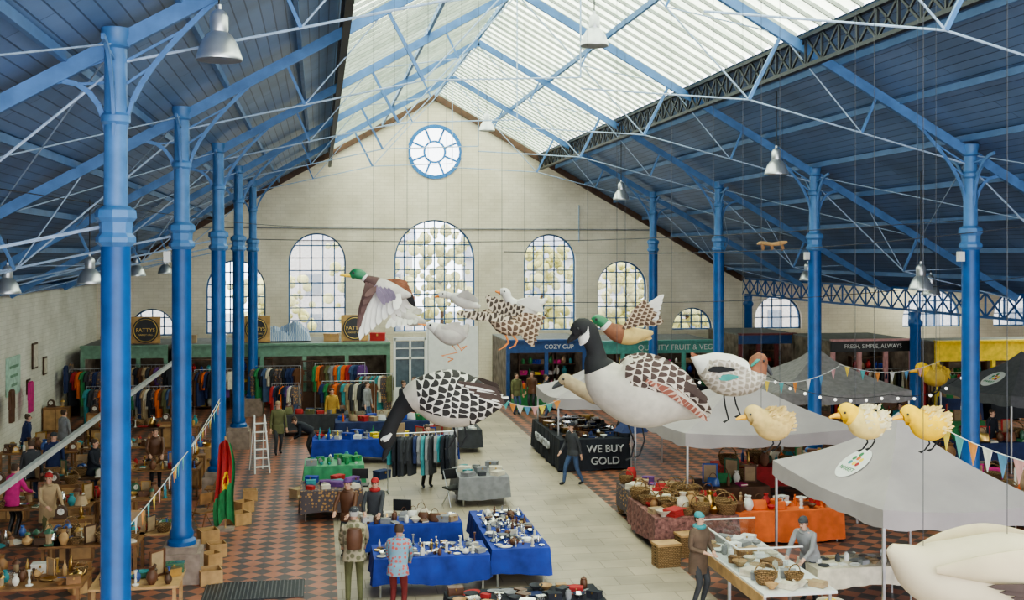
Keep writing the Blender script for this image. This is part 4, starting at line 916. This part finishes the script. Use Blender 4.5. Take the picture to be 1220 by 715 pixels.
person(64,590,.2,'person in navy jacket and cap among the antiques',navy,dgrey,1.7,4,hat=dgrey)
person(110,600,1.2,'person in black coat among wooden tables',blackc,denim,1.7,8,**work)
person(185,582,.2,'person in brown jacket behind a wooden table',leather,dgrey,1.7,6,**work)
person(75,552,2.4,'person in grey coat looking along the wall',grey,dgrey,1.68,4)
person(30,560,2.0,'person in navy coat browsing by the wall',navy,denim,1.7,8)
person(395,517,.2,'person in mustard jacket by the clothes rails',mat('mustard_cloth',(.42,.25,.05),.8),denim,1.66,5)
person(436,508,1.0,'person in grey coat by the clothes rails',grey,denim,1.7,5)
person(480,507,.8,'person in black puffer coat by the kiosk',blackc,dgrey,1.72,4); person(494,500,-.8,'person in navy coat by the kiosk door',navy,dgrey,1.7,4)
person(508,580,.3,'trader in black jacket among clothes rails',blackc,black,1.76,6)
person(615,494,.4,'person in green coat near the cafe kiosk',olive,denim,1.7,2); person(634,490,-.6,'person in brown coat near the cafe kiosk',leather,dgrey,1.66,2)
person(650,498,1.2,'person in charcoal coat near the cafe kiosk',dgrey,denim,1.74,2)
person(1180,552,.4,'trader in black jumper at the far tables',blackc,dgrey,1.7,6); person(1072,540,-.5,'person in teal jacket at the far tables',teal,dgrey,1.68,6)
person(1000,575,.2,'trader in dark jacket beneath the gazebo',dgrey,black,1.7,5)
person(744,558,-.7,'trader in black hat and coat beside the counter',blackc,dgrey,1.7,4,hat=blackc)
person(935,505,.4,'person in dark red jacket between far stalls',red,denim,1.7,3); person(1150,508,1.4,'person in tan jacket between far stalls',tan,dgrey,1.7,3)
person(1040,512,-.4,'person in black coat between far stalls',blackc,denim,1.72,3)
# ---------------------------------------------------------------- bird sculptures
f_white=mat('bird_white',(.62,.60,.56),.9,0,.08,6,bump=.2); f_grey=mat('bird_pale_grey',(.44,.41,.37),.9,0,.15,8,bump=.2)
f_black=mat('bird_black',(.012,.012,.014),.85); f_green=mat('bird_bottle_green',(.02,.14,.06),.5); f_brown=mat('bird_brown',(.22,.09,.05),.9,0,.3,8)
f_tan=mat('bird_tan',(.55,.40,.16),.9,0,.2,8,bump=.3); f_yel=mat('bird_yellow',(.80,.50,.02),.9,0,.15,8,bump=.3); f_beak=mat('bird_bill',(.75,.50,.06),.5); f_or=mat('bird_orange',(.65,.22,.05),.7)
f_buff=mat('bird_buff',(.34,.27,.17),.9,0,.2,8)
f_scale=scallop('feather_black_on_white',(.025,.022,.022),(.62,.59,.54),9,11,.80,.06)
f_scale2=scallop('feather_brown_on_cream',(.065,.042,.036),(.55,.49,.42),9,11,.80,.06)
f_bar=scallop('feather_chestnut_barred',(.20,.065,.045),(.42,.30,.24),6,18,.85,.08,25)
f_breast=mat('feather_soft_grey',(.44,.405,.35),.92,0,.10,9,bump=.35)
f_greyd=scallop('feather_grey_brown',(.30,.26,.21),(.52,.48,.42),14,16,.6,.15)
f_mot=scallop('feather_mottled',(.10,.06,.04),(.50,.40,.29),14,16,.7,.1)
f_chest=mat('bird_plum',(.10,.055,.05),.85); f_cream=mat('bird_cream',(.56,.48,.34),.92,0,.08,2.5,bump=.15); f_orl=mat('duckling_orange',(.80,.42,.04),.8); f_iris=mat('bird_iridescent',(.22,.17,.24),.5)
f_teal=mat('bird_teal',(.02,.22,.19),.5); f_dk=mat('feather_dark_brown',(.06,.04,.035),.9)
class Bird:
    def __init__(s,x0,y0,d): s.x0=x0;s.y0=y0;s.d=d;s.k=d/F;s.o=None
    def P(s,x,y,lat=0): return Vector(((x-s.x0)*s.k,lat*s.k,-(y-s.y0)*s.k))
    def body(s,name,lab,prof,mats,mf,n=18,cat='bird sculpture'):
        st=[tuple(s.P(a[0],a[1],a[4] if len(a)>4 else 0))+(a[2]*s.k,a[3]*s.k) for a in prof]
        s.o=MB().loft(st,5,n,mf).ob(name,mats,loc=W(s.x0,s.y0,s.d),rz=-TH); tag(s.o,lab,cat,'hanging bird sculptures'); return s
    def part(s,name,prof,m_,n=10,sub=4,lab=None):
        st=[tuple(s.P(a[0],a[1],a[4] if len(a)>4 else 0))+(a[2]*s.k,a[3]*s.k) for a in prof]
        return MB().loft(st,sub,n).ob(name,[m_],s.o,label=lab)
    def eye(s,x,y,lat,r=1.6):
        for q in(-1,1): MB().ball(s.P(x,y,q*lat),r*s.k,8).ob('eye',[black],s.o)
    def leg(s,pts,r=1.1,m_=None,foot=True,lat=0):
        m_=m_ or f_black; mb=MB(); P=[s.P(x,y,lat) for x,y in pts]; mb.tube(P,r*s.k,6)
        if foot:
            e=P[-1]
            for a in(-.5,0,.5): mb.beam(e,e+Vector((-6*s.k,a*8*s.k,-3*s.k)),1.2*s.k,.8*s.k)
        mb.ob('leg',[m_],s.o)
    def fan(s,name,ps,w,m_,lab=None):
        mb=MB()
        for i,(a,b2) in enumerate(ps): mb.feather(s.P(a[0],a[1],a[2] if len(a)>2 else 0),s.P(b2[0],b2[1],(b2[2] if len(b2)>2 else 0)+(i%3)*.4),w*s.k,(0,1,0))
        return mb.ob(name,m_ if isinstance(m_,list) else [m_],s.o,label=lab)
    def wires(s,xs,y):
        for x in xs:
            p=s.P(x,y); wp=W(x,y,s.d); zt=zr(wp.x)-.1
            MB().cyl(p,(p.x,p.y,p.z+(zt-wp.z)),.003,n=5).ob('hanging_wire',[dgrey],s.o)
b=Bird(540,476,15)
b.body('goose_sculpture','large goose sculpture with lowered black neck and scalloped body',
 [(461,534,5,5),(461,524,9,10),(465,510,9,9),(472,496,9,9),(482,482,12,12),(500,473,24,23),(530,474,36,34),(562,478,33,29),(590,478,16,12),(606,474,3,2)],[f_black,f_scale,f_breast],lambda t,a:0 if t<4.4 else (2 if (math.sin(a)<-.45 and t<7) or t<5.0 else 1),22)
b.part('beak',[(463,532,5,5),(459,541,4,3.5),(456,549,2,1.5)],f_black); b.part('cheek_patch',[(455,524,9.8,3),(461,521,11,6),(467,515,9.8,3)],f_white); b.eye(457,524,10)
for q in(-1,1): b.fan('wing',[((548+i*6,452+i*4,q*(33-i)),(594+i*2,462+i*4,q*(22-i))) for i in range(5)],4,f_dk,'long dark wing feathers'); b.fan('wing_edge',[((546+i*6,454+i*4,q*(34.5-i)),(590+i*2,464+i*4,q*(24-i))) for i in range(5)],1.4,f_white)
b.leg([(540,505),(543,520),(536,532)]); b.leg([(552,503),(556,520),(550,530)]); b.wires((510,570),447)
b=Bird(765,465,14)
b.body('goose_sculpture','large goose sculpture with black head and brown-scalloped body',
 [(684,398,8,7),(692,391,12,12),(700,396,12,13),(706,408,10,11),(710,420,10,11),(712,434,16,17),(726,456,33,30),(758,466,44,42),(795,472,38,36),(822,482,22,20),(846,494,4,4)],[f_black,f_breast,f_scale2],lambda t,a:0 if t<5.2 else (1 if (math.sin(a)<.25 or t<6.6) else 2),28)
b.part('beak',[(686,399,6,5),(680,404,4.5,3.5),(676,409,2,1.5)],f_black); b.part('cheek_patch',[(700,388,12.2,1),(699,396,13.6,6),(695,404,13.4,7),(691,411,10,1)],f_white); b.eye(688,391,11)
for q in(-1,1):
    b.part('wing',[(742,440,3,8,q*34),(765,442,7,20,q*38),(795,455,6,24,q*34),(825,474,3,12,q*20),(844,488,1,3,q*10)],f_scale2)
b.fan('wing_feathers',[((764+i*6,448+i*2,-48+i*2),(796+i*7,462+i*6,-40+i*2)) for i in range(7)],5,f_bar,'chestnut brown barred feathers')
b.fan('wing_edges',[((766+i*6,446+i*2,-49+i*2),(798+i*7,458+i*6,-41.5+i*2)) for i in range(7)],1.0,f_breast)
b.fan('wing_feathers',[((768+i*8,432+i*4,-41+i*2),(804+i*7,444+i*6,-37+i*2)) for i in range(6)],5,f_dk,'dark brown wing feathers')
b.leg([(748,505),(756,528),(752,545)]); b.leg([(765,507),(768,525),(762,542)]); b.wires((735,800),440)
b=Bird(690,462,17.5)
b.body('duck_sculpture','buff duck sculpture with dark bill behind a larger goose',[(667,456,5,4),(673,453,8,8),(682,458,8,8),(696,466,10,9),(715,474,11,9),(735,474,3,2)],[f_buff],lambda t,a:0)
b.part('beak',[(669,456,5,4),(662,460,4,2.5),(658,463,2,1)],dgrey); b.eye(671,451,7); b.wires((700,),460)
b=Bird(452,345,15)
b.body('duck_sculpture','flying mallard sculpture with green head and yellow bill',[(418,329,4,4),(424,326,7,6.5),(431,328,6.5,6),(436,332,5.5,5),(446,338,10,9),(460,345,12,11),(476,350,9,8),(490,352,3,2)],[f_green,f_white,f_chest,f_grey],lambda t,a:0 if t<2.6 else (1 if t<3.1 else (2 if t<4.3 else 3)))
b.part('beak',[(420,328,4,3),(412,328,4,2),(405,328,3,1)],f_beak); b.eye(422,325,6)
b.fan('wing',[((446+i*5,340+i*1.5,-4-i*.5),(432+i*7,404-i*6,-24)) for i in range(7)],5.5,f_white,'white underwing with long feathers')
b.fan('wing',[((438+i*4,336+i,-8),(430+i*2,392-i*10,-26)) for i in range(5)],4,f_chest,'dark brown wing edge'); b.fan('wing',[((448+i*5,340+i,-10),(462+i*4,362-i*2,-27)) for i in range(4)],4,f_iris,'muted violet wing patch')
b.fan('wing',[((452+i*4,336+i*2,6),(484+i*2,338+i*5,26)) for i in range(5)],5,f_brown); b.fan('wing',[((458+i*4,348,3),(470+i*6,384-i*5,14)) for i in range(5)],4,f_white)
b.fan('tail',[((482,350),(492+i,354+i*4,i*2)) for i in range(4)],3,f_black); b.wires((445,470),336)
b=Bird(485,378,17)
b.body('duck_sculpture','pale grey flying duck sculpture with drooping wings',[(462,368,4,4),(470,370,6,6),(480,376,9,8),(494,382,8,7),(508,384,2,2)],[f_white,f_grey],lambda t,a:0 if t<1.5 else 1)
b.fan('wing',[((474+i*4,374+i,-4),(462+i*7,390-i,-18)) for i in range(6)],4,f_white); b.fan('wing',[((476+i*4,373,4),(478+i*6,358+i*3,18)) for i in range(5)],4,f_grey); b.wires((485,),372)
b=Bird(532,397,16)
b.body('wader_sculpture','pale grey wading bird sculpture with dangling legs',[(508,388,3,3),(514,389,5,5),(524,394,10,9),(538,400,13,12),(550,397,9,8),(558,386,2,2)],[f_white,f_grey],lambda t,a:0 if t<1.6 else 1)
b.part('beak',[(510,388,2,2),(504,387,1.5,1),(498,386,.8,.6)],f_or); b.eye(513,387,5); b.leg([(538,410),(545,420),(526,424),(540,428)],.8,f_or); b.leg([(544,408),(550,418),(556,412)],.8,f_or); b.wires((532,),390)
b.fan('wing',[((526+i*4,390,-9),(550+i*2,384+i*4,-10)) for i in range(5)],3,f_grey)
b=Bird(548,358,18)
b.body('goose_sculpture','white goose sculpture flying with long neck',[(523,352,3,3),(529,351,5,4.5),(537,353,4,4),(546,356,9,8),(558,361,9,8),(572,366,2,2)],[f_white],lambda t,a:0)
b.part('beak',[(525,352,3,2.5),(518,354,1.5,1)],f_or); b.eye(528,350,4,1.1); b.fan('wing',[((544+i*3,354,-6),(560+i*3,346+i*3,-20)) for i in range(5)],3.5,f_white); b.fan('wing',[((544+i*3,354,6),(556+i*3,366-i,20)) for i in range(5)],3.5,f_grey); b.wires((550,),352)
b=Bird(620,364,17)
b.body('goose_sculpture','white goose sculpture with raised head and plump body',[(596,348,4,4),(602,349,6.5,6),(606,357,5.5,5.5),(614,366,11,11),(628,368,14,13),(642,362,7,6),(652,356,1.5,1.5)],[f_white],lambda t,a:0)
b.part('beak',[(599,350,3,2.5),(590,347,1.5,1)],f_or); b.eye(601,347,6,1.2); b.fan('wing',[((616+i*3,360+i,-13),(642+i*1.5,354+i*4,-12)) for i in range(5)],3.5,f_white); b.wires((625,),358)
b=Bird(598,380,15.5)
b.body('duck_sculpture','mottled brown duck sculpture landing with spread wings',[(574,376,4,4),(581,374,6,6),(588,378,8,8),(600,386,12,12),(614,392,9,9),(624,396,3,3)],[f_mot],lambda t,a:0)
b.part('beak',[(577,377,3.5,3),(570,381,2,1.2)],f_or); b.eye(578,373,5.5,1.2)
wb=scallop('wing_bars',(.06,.045,.035),(.50,.43,.33),18,9,.6,.08)
b.fan('wing',[((590+i*4,378,-6),(545+i*8,372+i*1+(i%2)*2,-22)) for i in range(6)],5,wb); b.fan('wing',[((596+i*4,376+i*2,6),(652-i*3,380+i*7,20)) for i in range(6)],5,f_mot); b.fan('wing',[((592+i*3,376,-2),(580+i*9,350+i*3,-10)) for i in range(6)],5,wb)
b.leg([(602,398),(606,408),(600,414)],1.4,f_or); b.leg([(610,398),(616,406),(613,412)],1.4,f_or); b.wires((598,),372)
b=Bird(745,390,15.5)
b.body('duck_sculpture','drake sculpture with green head and raised wings',[(706,383,4,4),(712,381,7,6.5),(719,385,7,7),(725,391,7,8),(736,397,11,11),(752,400,12,11),(768,398,6,6),(778,396,2,2)],[f_green,f_white,f_brown,f_tan],lambda t,a:0 if t<2.3 else (1 if t<2.9 else (2 if t<4.4 else 3)))
b.part('beak',[(708,384,4,3),(701,383,3,1.6),(697,382,2,1)],f_beak); b.eye(710,380,6.5)
b.fan('wing',[((742+i*4,392-i*1.5,-8),(768+i*4,356+i*5,-22)) for i in range(6)],5.5,f_mot,'mottled brown wing'); b.fan('wing',[((758+i*3,378-i,-12),(788-i*1.5,350+i*7,-24)) for i in range(5)],4.5,f_white,'white flight feathers')
b.fan('wing',[((735+i*4,396,6),(744+i*7,410-i,18)) for i in range(6)],4.5,f_tan); b.wires((745,),388)
b=Bird(868,443,14)
b.body('duck_sculpture','plump teal drake sculpture with chestnut and green head',[(911,436,5,5),(905,430,11,10.5),(902,438,11,12),(897,449,15,16),(884,450,22,22),(864,446,27,25),(845,437,21,19),(832,430,9,8),(824,425,2,2)],[f_brown,f_greyd,f_greyd,f_white],lambda t,a:0 if t<2.4 else (1 if t<3.4 else (3 if t>6.4 else (2 if math.sin(a)>-.6 else 3))),24)
b.part('beak',[(910,434,5,4),(916,441,4,3),(919,447,3,1.5)],dgrey); b.part('eye_patch',[(893,436,10.8,1),(901,429,11.8,4),(909,425,7,1)],f_teal); b.eye(908,429,9.5)
b.fan('wing',[((886-i*4,438-i*2,-25),(846-i*2,428+i*4,-21)) for i in range(6)],4.5,f_greyd,'grey brown folded wing'); b.fan('wing',[((874-i*3,446+i*1,-28),(854-i*2,446+i*3,-25)) for i in range(2)],3,f_teal); b.fan('wing',[((870-i*3,438,-28),(842-i*3,436+i*3,-23)) for i in range(2)],3,f_black)
b.fan('tail',[((838,432),(822+i*2,420+i*4,i*2-3)) for i in range(4)],3,f_brown)
b.leg([(862,468),(864,484),(868,500)],1,f_black); b.leg([(874,468),(877,482),(882,494)],1,f_black); b.wires((850,885),428)
def duckling(x,y,d,s,m_,mb_,lab,fl=None):
    b=Bird(x,y,d); X=lambda a,c:(x+a*s,y+c*s)
    pr=[(-24,-6,7,7),(-17,-8,13,13),(-8,-4,12,13),(4,4,20,19),(18,4,20,18),(30,-1,9,8),(37,-5,2,2)]
    b.body('duckling_sculpture',lab,[X(a,c)+(r*s,q*s) for a,c,r,q in pr],[m_,mb_],lambda t,a:0 if t<2 else 1)
    b.part('beak',[X(-25,-5)+(6*s,4*s),X(-32,-4)+(5*s,2.4*s),X(-37,-2)+(3*s,1.2*s)],f_orl); b.eye(x-21*s,y-10*s,11*s,1.6*s)
    mb=MB()
    for i in range(260):
        a=rnd.uniform(-.9,4.0); u=rnd.uniform(-8,32); rr=20 if 0<u<22 else 13; p=b.P(x+u*s,y+(3-(rr-2)*math.sin(a))*s,(rr-1)*s*math.cos(a)); mb.feather(p,p+Vector((.05,rnd.uniform(-.03,.03),.02*math.sin(a)+rnd.random()*.03))*s,1.3*b.k,(0,1,0))
    dn=mb.ob('down',[fl or mb_],b.o,label='fluffy down tufts on the back'); dn['kind']='stuff'
    b.leg([X(8,20),X(10,28),X(4,36)],1,f_black); b.leg([X(16,19),X(19,26),X(14,34)],1,f_black); b.wires((x-5,x+18*s),y-8)
rnd.seed(71)
duckling(912,502,13,.95,f_tan,f_tan,'tan duckling sculpture with soft orange bill')
f_pale=mat('bird_pale_yellow',(.72,.55,.20),.9,0,.15,8)
duckling(1024,500,13,.97,f_yel,f_pale,'yellow-headed duckling sculpture with cream downy back',mat('bird_down_cream',(.68,.60,.38),.9))
duckling(1098,502,13,.95,f_yel,f_yel,'bright yellow duckling sculpture with pale down',f_pale)
duckling(1108,445,30,.65,f_yel,mat('bird_ochre',(.5,.33,.05),.8),'small ochre duckling sculpture by the yellow kiosk')
b=Bird(1150,682,8.5)
b.body('duck_sculpture','very large cream cloth duck sculpture with brown-marked wing',[(1060,652,3,6),(1072,662,18,16),(1100,680,40,34),(1150,690,58,48),(1200,690,62,54),(1250,684,48,44),(1285,668,22,24),(1300,650,12,16)],[f_cream],lambda t,a:0,28)
for q in(-1,1): b.part('wing',[(1100,668,3,4,q*42),(1150,662,7,16,q*57),(1200,660,8,22,q*62),(1250,662,4,16,q*52)],mat('bird_cream_wing',(.50,.42,.28),.9,0,.1,3,bump=.2),14,6)
b.fan('wing_feathers',[((1240,680+i*6,-78+i),(1146+i*14,678+i*7,-72+i)) for i in range(4)],4.5,f_dk,'dark brown flight feathers'); b.wires((1100,1200),660)
# ---------------------------------------------------------------- world, camera
w=bpy.data.worlds.new('World'); sc.world=w; w.use_nodes=True
bg=w.node_tree.nodes['Background']; bg.inputs[0].default_value=(.94,.965,1,1); bg.inputs[1].default_value=5.2
cam=bpy.data.cameras.new('camera'); cam.lens=F/1220*36; cam.sensor_width=36; cam.shift_y=-(357.5-HY)/1220; cam.clip_end=400
co=bpy.data.objects.new('camera',cam); COL.objects.link(co); co.location=(0,0,H); co.rotation_euler=(PI/2,0,-TH); sc.camera=co
sc.view_settings.view_transform='AgX'
try: sc.view_settings.look='AgX - Medium High Contrast'
except Exception as e: print(e)
print('OBJ',len(bpy.data.objects))
